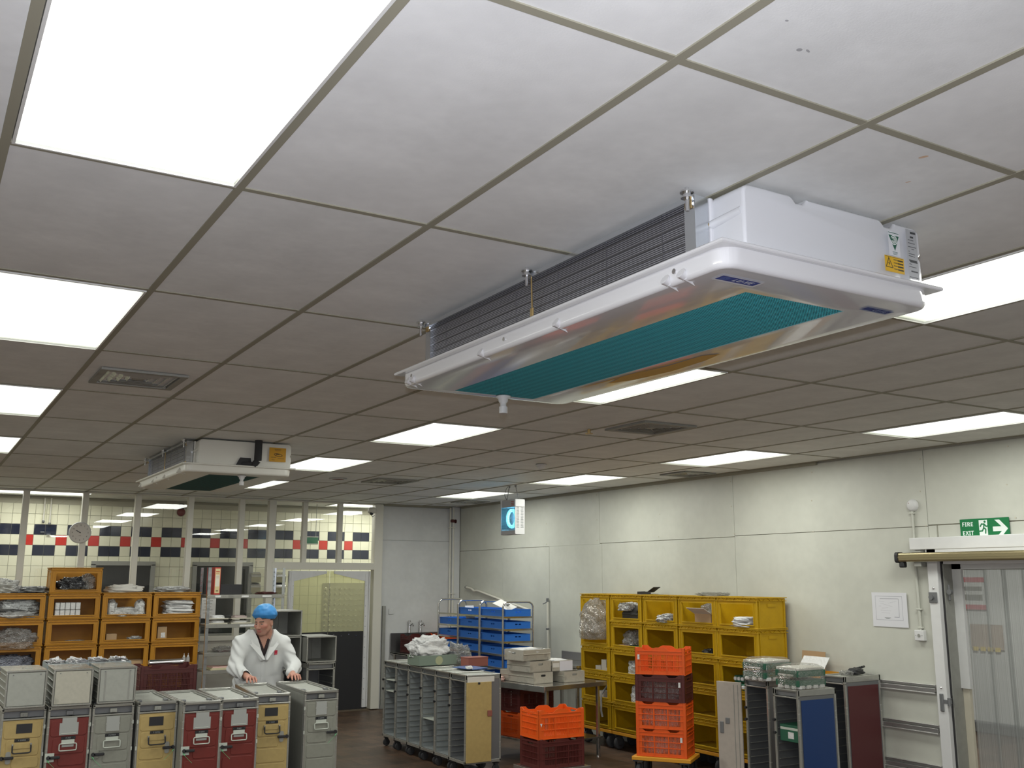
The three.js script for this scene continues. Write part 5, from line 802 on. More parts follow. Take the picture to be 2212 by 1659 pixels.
{
  const t = thing('wall_alarm', 'small white round alarm high on the right wall left of the fire exit sign', 'alarm', [XR - 0.002, 2.467, -2.90]); obj('base', G.lathe([[0, 0.035], [0.035, 0.034], [0.05, 0.022], [0.053, 0]], 24, 0, 0, 0, 0, 0, Math.PI / 2), M.white, t); obj('led', G.cyl(0.004, 0.004, 0.01, -0.03, 0.018, -0.02, 0, 0, Math.PI / 2, 8), M.terra, t);
  const c = thing('conduit', 'cream conduit running down from the round alarm past the door track', 'conduit', [XR - 0.014, 0, 0]); obj('upper_pipe', G.rod(V(0, 2.42, -2.905), V(0, 2.19, -2.905), 0.011, 10), M.cream, c); obj('lower_pipe', G.rod(V(0, 2.0, -2.915), V(0, 1.43, -2.905), 0.011, 10), M.cream, c); for (const y of [2.40, 1.60, 1.45]) obj('saddle', G.rbox(0.026, 0.014, 0.05, 0, y, -2.908, 0.003), M.cream, c);
  const s = thing('wall_switch', 'white key switch box on the right wall beside the doorway', 'switch', [XR - 0.02, 1.387, -2.91]); obj('box', G.rbox(0.04, 0.085, 0.09, 0, 0, 0, 0.005, 2), M.white, s); obj('key_ring', G.cyl(0.013, 0.013, 0.006, -0.022, 0, 0, 0, 0, Math.PI / 2), M.aluDull, s); obj('screw', [G.cyl(0.003, 0.003, 0.003, -0.021, 0, 0.03, 0, 0, Math.PI / 2, 8), G.cyl(0.003, 0.003, 0.003, -0.021, 0, -0.03, 0, 0, Math.PI / 2, 8)], M.aluDark, s);
  const tex = canvasTex(256, 200, (x) => { x.fillStyle = '#d6d6da'; x.fillRect(0, 0, 256, 200); x.strokeStyle = '#9b9ca4'; x.lineWidth = 2; x.strokeRect(26, 22, 196, 138); x.strokeStyle = '#777882'; x.beginPath(); x.moveTo(60, 36); x.lineTo(196, 36); x.lineTo(196, 142); x.lineTo(160, 142); x.stroke(); x.strokeStyle = '#a6a7ad'; x.lineWidth = 1; for (const [a, b, c, d] of [[52, 50, 92, 52], [60, 62, 150, 82], [50, 80, 66, 80], [62, 104, 140, 106], [66, 118, 130, 120], [120, 62, 180, 50], [70, 92, 120, 88]]) { x.beginPath(); x.moveTo(a, b); x.lineTo(c, d); x.stroke(); } x.fillStyle = '#7c8280'; x.fillRect(88, 146, 46, 3); x.fillRect(98, 150, 26, 3); });
  const p = thing('paper_notice', 'white paper notice with a faint plan taped to the right wall', 'notice', [XR - 0.006, 1.588, -3.213]); const pg = new THREE.PlaneGeometry(0.37, 0.29, 8, 6), q = pg.attributes.position; for (let i = 0; i < q.count; i++) q.setZ(i, 0.004 * Math.sin(q.getX(i) * 9) - (q.getY(i) < -0.1 ? 0.004 : 0) * q.getX(i) * 4 + 0.001); obj('sheet', place(pg, 0, 0, 0, 0, -Math.PI / 2, 0.0), print(tex, { roughness: 0.6, side: THREE.DoubleSide }), p, true);
}
{ // bumper rails on the right wall
  [[0.955, 'top'], [0.64, 'middle'], [0.325, 'bottom']].forEach(([y, k]) => { const t = thing('bumper_rail', `${k} grey bumper rail low on the right wall beside the doorway`, 'wall rail', [XR - 0.018, y, -3.72], 0, 'bumper rails'); obj('rail_body', [G.rbox(0.03, 0.032, 1.84, 0, 0.0, 0, 0.004), G.rbox(0.018, 0.014, 1.84, 0.006, 0.03, 0, 0.003)], M.rail, t); obj('rail_lip', [G.rbox(0.036, 0.012, 1.84, -0.004, -0.024, 0, 0.003), G.rbox(0.02, 0.006, 1.84, 0.004, 0.04, 0)], M.railLight, t); });
  const r = thing('steel_worktop', 'steel worktop with a raised back along the right wall behind the steel drawers', 'worktop', [XR - 0.25, 0, -7.80]); obj('top', G.rbox(0.48, 0.03, 1.0, 0, 0.83, 0, 0.004), M.steel, r); obj('upstand', G.rbox(0.02, 0.10, 1.0, 0.232, 0.895, 0, 0.004), M.rail, r); for (const a of [-1, 1]) for (const b of [-1, 1]) obj('leg', G.rbox(0.035, 0.815, 0.035, a * 0.19, 0.4075, b * 0.45, 0.004), M.steel, r);
  const p1 = thing('slanted_pipe', 'painted pipe slanting down the right wall in the corner above the racks', 'pipe', [0, 0, 0]); p1.position.set(XR - 0.03, 1.72, -10.88); obj('pipe', G.tube([V(0, 0, 0), V(0, -0.02, 0.16), V(-0.005, -0.055, 0.26), V(0, -0.05, 0.36), V(0, -0.16, 1.0), V(0, -0.29, 1.8)], 0.016, 60, 10), M.paint, p1); obj('end_stop', G.cyl(0.02, 0.02, 0.02, 0, 0, -0.008, Math.PI / 2), M.aluDark, p1);
  const p2 = thing('vertical_pipe', 'short upright pipe with a dark tap on the right wall above the worktop', 'pipe', [XR - 0.03, 0, -8.62]); obj('pipe', G.rod(V(0, 0.94, 0), V(0, 1.56, 0), 0.013, 10), M.paint, p2); obj('tap', [G.rbox(0.03, 0.05, 0.03, 0, 1.57, 0, 0.006), G.rod(V(0, 1.55, 0), V(-0.04, 1.52, -0.05), 0.008, 8), G.rbox(0.03, 0.02, 0.04, 0, 1.2, 0, 0.004)], M.aluDark, p2);
}
{ // sink, taps, pipes on the white back wall
  const t = thing('steel_sink', 'steel sink with a tall splashback on the white back wall', 'sink', [6.60, 0, ZB + 0.33]), w = 0.98;
  obj('splashback', G.rbox(w, 0.30, 0.02, 0, 0.91, -0.29, 0.004), mat([0.20, 0.20, 0.20], { roughness: 0.3, metalness: 0.8 }), t); obj('basin', [G.rbox(w, 0.03, 0.04, 0, 0.78, 0.28, 0.006), G.rbox(0.04, 0.03, 0.58, -w / 2 + 0.02, 0.78, 0, 0.006), G.rbox(0.04, 0.03, 0.58, w / 2 - 0.02, 0.78, 0, 0.006), G.box(w, 0.02, 0.58, 0, 0.785, 0), G.box(w - 0.06, 0.25, 0.01, 0, 0.66, 0.26)], M.steel, t); for (const a of [-1, 1]) for (const b of [-1, 1]) obj('leg', G.cyl(0.02, 0.02, 0.77, a * (w / 2 - 0.05), 0.385, b * 0.24, 0, 0, 0, 12), M.steel, t);
  [[6.40, 'left'], [6.58, 'right']].forEach(([x, k]) => { const q = thing('tap', `${k} chrome tap standing over the steel sink splashback`, 'tap', [x, 1.06, ZB + 0.06], 0, 'sink taps'); obj('pillar', [G.cyl(0.016, 0.02, 0.10, 0, 0.05, 0), G.rod(V(0, 0.10, 0), V(0.02, 0.13, 0.06), 0.012, 10), G.rod(V(0.02, 0.13, 0.06), V(0.02, 0.10, 0.09), 0.010, 10)], M.chrome, q); obj('handle', [G.cyl(0.022, 0.022, 0.02, 0, 0.165, 0, 0, 0, 0, 8), G.cyl(0.01, 0.01, 0.05, 0, 0.135, 0, 0, 0, 0, 8)], M.chrome, q); });
  const p = thing('wall_pipes', 'two painted pipes rising in the far corner with a dark red valve', 'pipes', [7.09, 0, ZB + 0.055]); for (const x of [-0.025, 0.03]) obj('pipe', G.rod(V(x, 0.9, 0), V(x, H - 0.02, 0), 0.014, 10), M.paint, p); obj('valve', [G.rbox(0.06, 0.045, 0.05, 0.0, 2.72, 0.02, 0.008), G.cyl(0.03, 0.03, 0.012, 0.05, 2.715, 0.03, 0, 0, Math.PI / 2, 14)], mat([0.09, 0.022, 0.02]), p); for (const y of [2.62, 1.62, 1.3]) obj('saddle', G.rbox(0.12, 0.012, 0.02, 0.0, y, 0.01, 0.003), M.paint, p);
  const s = thing('wall_socket', 'white double socket on the back wall beside the swing doors', 'socket', [6.12, 1.37, ZB + 0.02]); obj('plate', G.rbox(0.075, 0.08, 0.016, 0, 0, 0, 0.004), M.backWall, s); obj('switch', G.rbox(0.014, 0.02, 0.006, 0.015, 0.015, 0.01, 0.002), M.cotton, s);
}
{ // clock and camera
  const tex = canvasTex(256, 256, (x) => { x.fillStyle = '#c9c3bb'; x.fillRect(0, 0, 256, 256); x.fillStyle = '#5d5854'; x.font = 'bold 24px sans-serif'; for (let k = 1; k < 13; k++) { const a = k * Math.PI / 6, s = String(k); x.fillText(s, 128 + 96 * Math.sin(a) - x.measureText(s).width / 2, 136 - 96 * Math.cos(a)); } x.fillRect(112, 168, 32, 4); });
  const t = thing('wall_clock', 'round white wall clock hanging on a partition mullion', 'clock', [1.765, 2.415, ZB + 0.06]); obj('case', G.lathe([[0, -0.015], [0.13, -0.015], [0.135, 0.0], [0.13, 0.012], [0.122, 0.016]], 40, 0, 0, 0, Math.PI / 2), M.white, t); obj('dial', place(new THREE.CircleGeometry(0.124, 40), 0, 0, 0.0125, 0, 0, 0), print(tex), t, true);
  obj('hand', G.box(0.006, 0.066, 0.002, -0.026, 0.014, 0.016, 0, 0, 1.05), M.black, t); obj('hand', G.box(0.004, 0.05, 0.002, -0.018, 0.012, 0.018, 0, 0, 0.98), M.black, t); obj('pin', G.cyl(0.006, 0.006, 0.006, 0, 0, 0.018, Math.PI / 2), M.black, t);
  const c = thing('security_camera', 'round white security camera at the top of the partition above the doors', 'camera', [5.74, 2.82, ZB + 0.11]); obj('shell', G.lathe([[0, 0.06], [0.04, 0.055], [0.065, 0.03], [0.07, 0], [0.06, -0.03], [0, -0.03]], 24), M.paint, c); obj('lens', [new THREE.SphereGeometry(0.03, 16, 12).translate(-0.025, -0.03, 0.025), G.tube([V(-0.03, -0.05, 0.03), V(-0.01, -0.085, 0.035), V(0.02, -0.06, 0.03)], 0.005, 12, 6)], M.dark, c); obj('mount', G.rbox(0.03, 0.04, 0.06, 0.04, 0.03, -0.05), M.paint, c);
}
{ // fittings of the corridor wall
  const b = thing('fire_bell', 'dark red fire bell high on the tiled corridor wall', 'bell', [3.27, 2.79, ZC + 0.01]); obj('gong', G.lathe([[0, 0.05], [0.04, 0.045], [0.055, 0.03], [0.06, 0.01], [0.06, 0]], 24, 0, 0, 0, Math.PI / 2), mat([0.16, 0.02, 0.02], { roughness: 0.35 }), b); obj('box', G.rbox(0.06, 0.10, 0.04, 0, 0.07, 0.02, 0.005), M.black, b);
  [[1.45, 2.60, 'left'], [1.53, 2.57, 'right']].forEach(([x, y, k]) => { const t = thing('hanging_conduit', `${k} thin conduit with a dark end on the tiled corridor wall`, 'conduit', [x, 0, ZC + 0.03], 0, 'corridor conduits'); obj('pipe', G.rod(V(0, H - 0.02, 0), V(0, y, 0), 0.011, 8), M.paint, t); obj('end', G.lathe([[0, -0.02], [0.016, -0.012], [0.018, 0.01], [0.012, 0.02]], 14, 0, y, 0), M.aluDark, t); obj('clip', G.rbox(0.05, 0.014, 0.02, 0, y - 0.14, 0), M.aluDark, t); });
  [[4.40, 1.79, 'left, upper'], [4.40, 1.635, 'left, lower'], [4.78, 1.79, 'right, upper'], [4.78, 1.635, 'right, lower']].forEach(([x, y, k]) => { const t = thing('steel_dispenser', `shiny steel paper dispenser on the corridor wall behind the shelf, ${k}`, 'dispenser', [x, y, ZC + 0.01], 0, 'steel dispensers'); const s = new THREE.Shape(); s.moveTo(0, 0); s.lineTo(0.09, 0); s.lineTo(0.10, 0.08); s.quadraticCurveTo(0.09, 0.14, 0, 0.146); s.lineTo(0, 0); const g = G.ext(s, 0.145); g.rotateY(-Math.PI / 2); g.translate(0.0725, 0, 0); obj('case', g, M.chrome, t); obj('lid_edge', G.rbox(0.148, 0.006, 0.01, 0, 0.145, 0.02), M.aluDull, t); });
  const t = thing('exit_sign_box', 'small green exit sign box hanging in the corridor behind the glass', 'sign', [5.02, 2.40, -11.75]); obj('case', G.rbox(0.26, 0.10, 0.06, 0, 0, 0, 0.008), mat([0.02, 0.20, 0.09], { roughness: 0.35 }), t); obj('hanger', [G.cyl(0.004, 0.004, H - 2.45, -0.1, (H - 2.35) / 2 - 0.0, 0), G.cyl(0.004, 0.004, H - 2.45, 0.1, (H - 2.35) / 2, 0)], M.aluDull, t); obj('trim', [G.rbox(0.265, 0.012, 0.065, 0, 0.052, 0), G.rbox(0.265, 0.012, 0.065, 0, -0.052, 0)], M.paint, t);
}
{ // notices and a crate seen through the strip curtain
  const a = thing('wall_notice', 'red and grey notice blurred behind the strip curtain', 'notice', [11.58, 1.67, -5.42]); obj('board', G.box(0.01, 0.40, 0.34), M.cotton, a); obj('band', [G.box(0.004, 0.06, 0.34, -0.008, 0.17, 0), G.box(0.004, 0.06, 0.34, -0.008, -0.17, 0)], mat([0.55, 0.12, 0.14]), a); obj('print', [G.box(0.004, 0.05, 0.26, -0.008, 0.06, 0), G.box(0.004, 0.07, 0.26, -0.008, -0.05, 0)], M.aluDull, a);
  const b = thing('wall_board', 'tan board with yellow lettering strip blurred behind the strip curtain', 'notice', [11.58, 1.14, -5.28]); obj('board', G.box(0.012, 0.30, 0.44), mat([0.45, 0.35, 0.28]), b); obj('strip', [0, 1, 2, 3].map((k) => G.box(0.006, 0.05, 0.07, -0.01, -0.15, -0.16 + k * 0.1)), mat([0.75, 0.55, 0.1]), b);
  const c = thing('floor_curb', 'grey curb along the far wall of the white room', 'curb', [11.5, 0, -3.6]); obj('curb', G.rbox(0.15, 0.12, 6.8, 0, 0.06, 0, 0.01), M.aluDark, c);
}
// ---------------------------------------------------------------- steel shelving behind the man
{
  const t = thing('steel_shelf', 'grey steel shelving unit behind the man, before the partition', 'shelving', [3.64, 0, -10.3]), w = 0.98, d = 0.40;
  for (const a of [-1, 1]) for (const b of [-1, 1]) { const o = obj('post', [G.box(0.036, 1.98, 0.003, a * (w / 2 - 0.018), 0.99, b * d / 2), G.box(0.003, 1.98, 0.036, a * w / 2, 0.99, b * (d / 2 - 0.018))], M.galv, t); const h = []; for (let k = 0; k < 26; k++) h.push(G.box(0.010, 0.018, 0.004, a * (w / 2 - 0.018), 0.5 + k * 0.057, b * d / 2 + 0.0005)); if (b < 0) stuff(obj('slot', h, M.aluDark, o)); }
  [1.645, 1.285, 0.945, 0.735, 0.3].forEach((y) => obj('shelf', [G.rbox(w, 0.045, 0.012, 0, y - 0.022, d / 2, 0.003), G.rbox(w, 0.045, 0.012, 0, y - 0.022, -d / 2, 0.003), G.box(w, 0.008, d, 0, y - 0.004, 0)], M.alu, t));
  for (const [x, y, l] of [[-0.36, 1.625, 0.07], [-0.02, 1.625, 0.09], [0.26, 1.625, 0.12], [0.05, 1.265, 0.24]]) obj('shelf_label', G.box(l, 0.022, 0.002, x, y, d / 2 + 0.008), M.cotton, t);
  const bd = thing('ring_binder', 'tall red and cream ring binder standing on the top steel shelf', 'binder', [3.25, 1.646, -10.24], 0.1); obj('cover', [G.rbox(0.006, 0.335, 0.27, -0.036, 0.168, 0), G.rbox(0.006, 0.335, 0.27, 0.036, 0.168, 0), G.rbox(0.078, 0.335, 0.006, 0, 0.168, 0.135, 0.002)], mat([0.42, 0.04, 0.03], { roughness: 0.5 }), bd); const st = canvasTex(64, 320, (x) => { x.fillStyle = '#c9b88c'; x.fillRect(0, 0, 64, 320); x.fillStyle = '#a03020'; x.fillRect(8, 34, 48, 12); x.fillRect(8, 60, 44, 5); x.fillStyle = '#cfcabb'; x.fillRect(6, 84, 52, 150); x.fillStyle = '#6b5a40'; x.fillRect(16, 284, 32, 14); x.fillStyle = '#8b7d60'; for (const y of [96, 108, 120]) x.fillRect(12, y, 40, 3); }); obj('spine_label', face(0.062, 0.30, 0, 0.17, 0.1385), print(st), bd, true); obj('paper_block', G.box(0.05, 0.29, 0.22, 0, 0.16, 0.005), M.paper, bd);
  const bk = thing('black_box', 'black open box file lying on the top steel shelf', 'box', [3.45, 1.646, -10.26]); obj('tray', [G.rbox(0.27, 0.125, 0.006, 0, 0.063, 0.12), G.rbox(0.27, 0.125, 0.006, 0, 0.063, -0.12), G.rbox(0.006, 0.125, 0.24, -0.135, 0.063, 0), G.rbox(0.006, 0.125, 0.24, 0.135, 0.063, 0), G.box(0.27, 0.006, 0.24, 0, 0.003, 0)], M.black, bk);
  bag('dark_papers', 'dark papers and a red strap at the right of the top steel shelf', 'papers', [3.92, 1.647, -10.22], [0.24, 0.03, 0.2], mat([0.10, 0.03, 0.028], { roughness: 0.5 }), 101, 0.008);
  const np = thing('paper_notice', 'white printed notice on the glass behind the steel shelf', 'notice', [3.44, 1.46, ZB + 0.012]); obj('sheet', G.box(0.21, 0.28, 0.002), M.paper, np); obj('print', [0, 1, 2, 3, 4].map((k) => G.box(0.13 - (k % 3) * 0.02, 0.006, 0.001, 0, 0.09 - k * 0.04, 0.0018)), M.aluDull, np);
  [[3.30, 1.287, 'lower'], [3.31, 1.345, 'upper']].forEach(([x, y, k]) => { const q = thing('paper_tray', `${k} letter tray with white papers on the second steel shelf, left`, 'paper tray', [x, y, -10.24], 0, 'letter trays'); obj('tray', [G.box(0.25, 0.004, 0.22, 0, 0.004, 0), G.box(0.25, 0.014, 0.004, 0, 0.008, 0.11)], M.creamDark, q); obj('papers', blobG(0.17, 0.042, 0.18, k === 'upper' ? 102 : 103, 0.006, 16, 0.5).translate(0.01, 0.006, 0), M.cotton, q); });
  [[3.60, 1.287, 'lower'], [3.60, 1.345, 'upper']].forEach(([x, y, k]) => { const q = thing('paper_tray', `${k} letter tray with pinkish papers on the second steel shelf, right`, 'paper tray', [x, y, -10.24], 0, 'letter trays'); obj('tray', [G.box(0.26, 0.004, 0.22, 0, 0.004, 0), G.box(0.26, 0.014, 0.004, 0, 0.008, 0.11)], M.creamDark, q); obj('papers', blobG(0.18, 0.036, 0.18, k === 'upper' ? 104 : 105, 0.006, 16, 0.5).translate(0, 0.006, 0), k === 'upper' ? mat([0.40, 0.32, 0.30]) : M.paper, q); });
  bag('plastic_bag', 'shiny clear bag on the third steel shelf behind the man', 'plastic bag', [3.42, 0.947, -10.22], [0.24, 0.06, 0.2], M.clear, 106, 0.02);
  tag(obj('red_tray', G.rbox(0.34, 0.012, 0.26, 0, 0.006, 0, 0.003), mat([0.12, 0.02, 0.025])), 'flat dark red tray under the shiny bag on the third shelf', 'tray').position.set(3.52, 0.9465, -10.3);
  for (let k = 0; k < 3; k++) tag(obj('folder', G.rbox(0.36, 0.012, 0.28, 0, 0.006, 0, 0.002), k === 2 ? M.pink : mat([0.62, 0.56, 0.36])), `${['bottom cream', 'middle cream', 'top pinkish'][k]} folder on the fourth steel shelf`, 'folder', 'folders on the fourth shelf').position.set(3.42 + k * 0.012, 0.737 + k * 0.0125, -10.24);
}
{ // grey open containers behind the man
  const cont = (label, [x, y, z], w, h, d) => { const t = thing('open_container', label, 'container', [x, y, z], 0, 'grey open containers'), e = 0.008; obj('shell', [G.box(w, e, d, 0, e / 2, 0), G.box(w, e, d, 0, h - e / 2, 0), G.box(e, h, d, -w / 2 + e / 2, h / 2, 0), G.box(e, h, d, w / 2 - e / 2, h / 2, 0), G.box(w, h, e, 0, h / 2, -d / 2)], M.aluDull, t); obj('front_edge', [G.rbox(w + 0.006, 0.014, 0.016, 0, h - 0.007, d / 2), G.rbox(w + 0.006, 0.014, 0.016, 0, 0.007, d / 2), G.rbox(0.014, h, 0.016, -w / 2 + 0.005, h / 2, d / 2), G.rbox(0.014, h, 0.016, w / 2 - 0.005, h / 2, d / 2)], M.alu, t); obj('inner_rib', [-0.05, 0.05].map((k) => G.box(0.01, h - 0.02, 0.008, k, h / 2, -d / 2 + 0.008)), M.aluDull, t); };
  cont('grey open container, upper one directly behind the man', [3.245, 1.275, -7.52], 0.31, 0.255, 0.42);
  cont('grey open container, lower one directly behind the man', [3.245, 1.018, -7.52], 0.31, 0.255, 0.42);
  cont('grey open container right of the man, on the open frame trolley', [3.575, 1.02, -7.40], 0.31, 0.255, 0.42);
  openTrolley('grey trolley behind the man carrying two stacked containers', [3.245, -7.52], 0, 0.30, 0.44, 1.016, { inside: M.aluDark });
  openTrolley('open grey trolley right of the man under a single container', [3.575, -7.40], 0, 0.30, 0.44, 1.016, { inside: M.aluDark });
}

// ---------------------------------------------------------------- the man in the white coat
const smin = (a, b, k) => { const h = Math.max(k - Math.abs(a - b), 0) / k; return Math.min(a, b) - h * h * k * 0.25; };
const capsule = (p, a, b, ra, rb) => { const bx = b[0] - a[0], by = b[1] - a[1], bz = b[2] - a[2], px = p[0] - a[0], py = p[1] - a[1], pz = p[2] - a[2]; const t = Math.max(0, Math.min(1, (px * bx + py * by + pz * bz) / (bx * bx + by * by + bz * bz))); return Math.hypot(px - bx * t, py - by * t, pz - bz * t) - (ra + (rb - ra) * t); };
const ellip = (p, c, r) => { const x = (p[0] - c[0]) / r[0], y = (p[1] - c[1]) / r[1], z = (p[2] - c[2]) / r[2], k = Math.hypot(x, y, z), q = Math.hypot(x / r[0], y / r[1], z / r[2]); return q < 1e-6 ? -Math.min(...r) : k * (k - 1) / q; };
function sdfGeo(f, lo, hi, cell) {
  const c = [0, 1, 2].map((i) => (lo[i] + hi[i]) / 2), n = Math.ceil(Math.max(hi[0] - lo[0], hi[1] - lo[1], hi[2] - lo[2]) / cell) + 4, half = n / 2, hf = [0, 1, 2].map((i) => (hi[i] - lo[i]) / 2 * half / (half - 2));
  const mc = new MarchingCubes(n, new THREE.MeshBasicMaterial(), false, false, 400000); mc.isolation = 0;
  for (let k = 0; k < n; k++) for (let j = 0; j < n; j++) for (let i = 0; i < n; i++) mc.field[k * n * n + j * n + i] = -f([c[0] + (i - half) / half * hf[0], c[1] + (j - half) / half * hf[1], c[2] + (k - half) / half * hf[2]]);
  mc.update();
  const N = mc.count, pos = new Float32Array(N * 3);
  for (let v = 0; v < N; v++) for (let q = 0; q < 3; q++) pos[v * 3 + q] = c[q] + mc.positionArray[v * 3 + q] * hf[q];
  let g = new THREE.BufferGeometry(); g.setAttribute('position', new THREE.BufferAttribute(pos, 3)); g = mergeVertices(g, cell * 0.02);
  const P = g.attributes.position, nr = new Float32Array(P.count * 3), e = cell * 0.5;
  for (let v = 0; v < P.count; v++) { const p = [P.getX(v), P.getY(v), P.getZ(v)], gr = [0, 1, 2].map((q) => { const a = p.slice(), b = p.slice(); a[q] += e; b[q] -= e; return f(a) - f(b); }), l = Math.hypot(...gr) || 1; gr.forEach((x, q) => { nr[v * 3 + q] = x / l; }); }
  g.setAttribute('normal', new THREE.BufferAttribute(nr, 3)); return g;
}
{
  const B = [2.86, 0, -6.86], man = thing('person', 'man in a white coat and blue hair net leaning on two trolleys, looking aside', 'person', B);
  const J = { // joints in metres from the base of the figure; x to the picture's right, z towards the camera
    pelvis: [0.0, 0.83, -0.10], waist: [0.0, 0.96, -0.08], chest: [0.0, 1.17, 0.0], neck: [0.005, 1.315, 0.02], head: [-0.008, 1.40, 0.045],
    sR: [-0.205, 1.245, 0.0], eR: [-0.272, 1.035, 0.10], wR: [-0.232, 0.985, 0.33], sL: [0.205, 1.235, -0.01], eL: [0.292, 1.02, 0.08], wL: [0.205, 0.99, 0.30],
    hR: [-0.10, 0.80, -0.10], kR: [-0.12, 0.44, -0.04], aR: [-0.13, 0.08, -0.12], hL: [0.10, 0.80, -0.10], kL: [0.12, 0.44, -0.06], aL: [0.13, 0.08, -0.16] };
  const skinCol = (r, g, b) => [r, g, b];
  const colour = (g, f) => { const p = g.attributes.position, c = new Float32Array(p.count * 3); for (let i = 0; i < p.count; i++) { const q = f(p.getX(i), p.getY(i), p.getZ(i)); c.set(q, i * 3); } g.setAttribute('color', new THREE.BufferAttribute(c, 3)); return g; };
  // head in its own axes: y up, z the way the face looks, origin between the ears
  const headF = (p) => {
    const ax = [Math.abs(p[0]), p[1], p[2]];
    let d = ellip(p, [0, 0.03, -0.012], [0.077, 0.098, 0.096]);                                  // skull
    d = smin(d, ellip(p, [0, -0.035, 0.022], [0.060, 0.070, 0.066]), 0.03);                       // face
    d = smin(d, ellip(p, [0, -0.088, 0.052], [0.030, 0.024, 0.026]), 0.025);                      // chin
    d = smin(d, capsule(ax, [0.055, -0.045, 0.0], [0.03, -0.088, 0.045], 0.017, 0.014), 0.022);   // jaw
    d = smin(d, capsule(ax, [0.0, 0.022, 0.082], [0.035, 0.022, 0.070], 0.010, 0.008), 0.014);    // brow
    d = smin(d, ellip(ax, [0.042, -0.018, 0.058], [0.022, 0.018, 0.018]), 0.02);                  // cheek
    d = -smin(-d, ellip(ax, [0.031, 0.002, 0.088], [0.017, 0.010, 0.014]), 0.010);               // eye socket
    d = smin(d, ellip(ax, [0.031, 0.002, 0.069], [0.014, 0.009, 0.011]), 0.003);                  // eyeball under its lid
    d = smin(d, capsule(p, [0, 0.012, 0.084], [0, -0.030, 0.105], 0.008, 0.0125), 0.012);         // nose bridge to tip
    d = smin(d, ellip(ax, [0.012, -0.034, 0.092], [0.009, 0.008, 0.011]), 0.006);                 // nostril
    d = smin(d, ellip(p, [0, -0.055, 0.080], [0.025, 0.0065, 0.011]), 0.006);                     // upper lip
    d = smin(d, ellip(p, [0, -0.066, 0.079], [0.021, 0.007, 0.010]), 0.006);                      // lower lip
    d = -smin(-d, capsule(ax, [0, -0.0605, 0.094], [0.024, -0.062, 0.083], 0.0018, 0.0015), 0.004);
    let ear = ellip(ax, [0.079, -0.004, -0.012], [0.010, 0.031, 0.019]); ear = -smin(-ear, ellip(ax, [0.089, -0.002, -0.008], [0.006, 0.018, 0.010]), 0.006);
    d = smin(d, ear, 0.008);
    return smin(d, capsule(p, [0, -0.03, -0.03], [0, -0.16, -0.045], 0.052, 0.058), 0.03);        // neck
  };
  const head = sdfGeo(headF, [-0.105, -0.15, -0.125], [0.105, 0.14, 0.13], 0.0034);
  colour(head, (x, y, z) => {
    const a = Math.abs(x), n = noise.noise(x * 40, y * 40, z * 40) * 0.03; let c = [0.46 + n, 0.235 + n * 0.7, 0.165 + n * 0.6];
    if (Math.hypot((a - 0.045) / 0.025, (y + 0.02) / 0.022) < 1 && z > 0.03) c = [0.50, 0.215, 0.155];
    if (z > 0.07 && Math.hypot(x / 0.024, (y + 0.061) / 0.011) < 1) c = [0.40, 0.13, 0.11];
    if (z > 0.06 && Math.abs(y - 0.027 + a * 0.05) < 0.005 && a > 0.012 && a < 0.048) c = [0.10, 0.06, 0.04];
    if (z > 0.07 && Math.hypot((a - 0.031) / 0.012, (y - 0.001) / 0.0045) < 1) c = Math.abs(a - 0.031) < 0.0045 ? [0.03, 0.025, 0.02] : [0.45, 0.40, 0.36];
    if (y < -0.03 && z > 0.0 && Math.hypot(x / 0.05, (y + 0.075) / 0.04) < 1.2 && Math.hypot(x / 0.024, (y + 0.061) / 0.011) > 1) c = c.map((v, i) => v * [0.86, 0.86, 0.9][i]);
    return c;
  });
  const headM = new THREE.Matrix4().makeRotationFromEuler(new THREE.Euler(0.14, -0.86, 0.03, 'YXZ')).setPosition(-0.012, 1.435, 0.06); head.applyMatrix4(headM);
  // hands: palm resting over the rim of a trolley top, four curled fingers and a thumb
  const hand = (side, w, tipY) => { // side: -1 picture left, +1 picture right; w = wrist
    const W = w, k = side, palm = [W[0] + k * -0.008, tipY + 0.030, W[2] + 0.075], F = [];
    const base = [[-0.030, 0.004], [-0.010, 0.010], [0.011, 0.009], [0.030, 0.0]], len = [[0.034, 0.024, 0.02], [0.038, 0.027, 0.022], [0.036, 0.025, 0.021], [0.029, 0.02, 0.018]];
    base.forEach(([bx, bz], i) => { const o = k < 0 ? i : 3 - i, x0 = palm[0] + bx, z0 = palm[2] + bz + 0.012, L = len[k < 0 ? 3 - i : i], sp = bx * 0.25; const a = [x0, palm[1] + 0.008, z0], b = [x0 + sp, palm[1] + 0.004, z0 + L[0]], c = [x0 + sp * 1.4, palm[1] - 0.016, z0 + L[0] + L[1] * 0.7], d = [x0 + sp * 1.5, palm[1] - 0.028, z0 + L[0] + L[1] * 0.75 + L[2] * 0.45]; F.push([a, b, 0.0095, 0.0088], [b, c, 0.0088, 0.008], [c, d, 0.008, 0.007]); });
    const th = -k, ta = [palm[0] + th * 0.022, palm[1] - 0.004, palm[2] - 0.045], tb = [palm[0] + th * 0.052, palm[1] - 0.012, palm[2] - 0.012], tc = [palm[0] + th * 0.06, palm[1] - 0.018, palm[2] + 0.018];
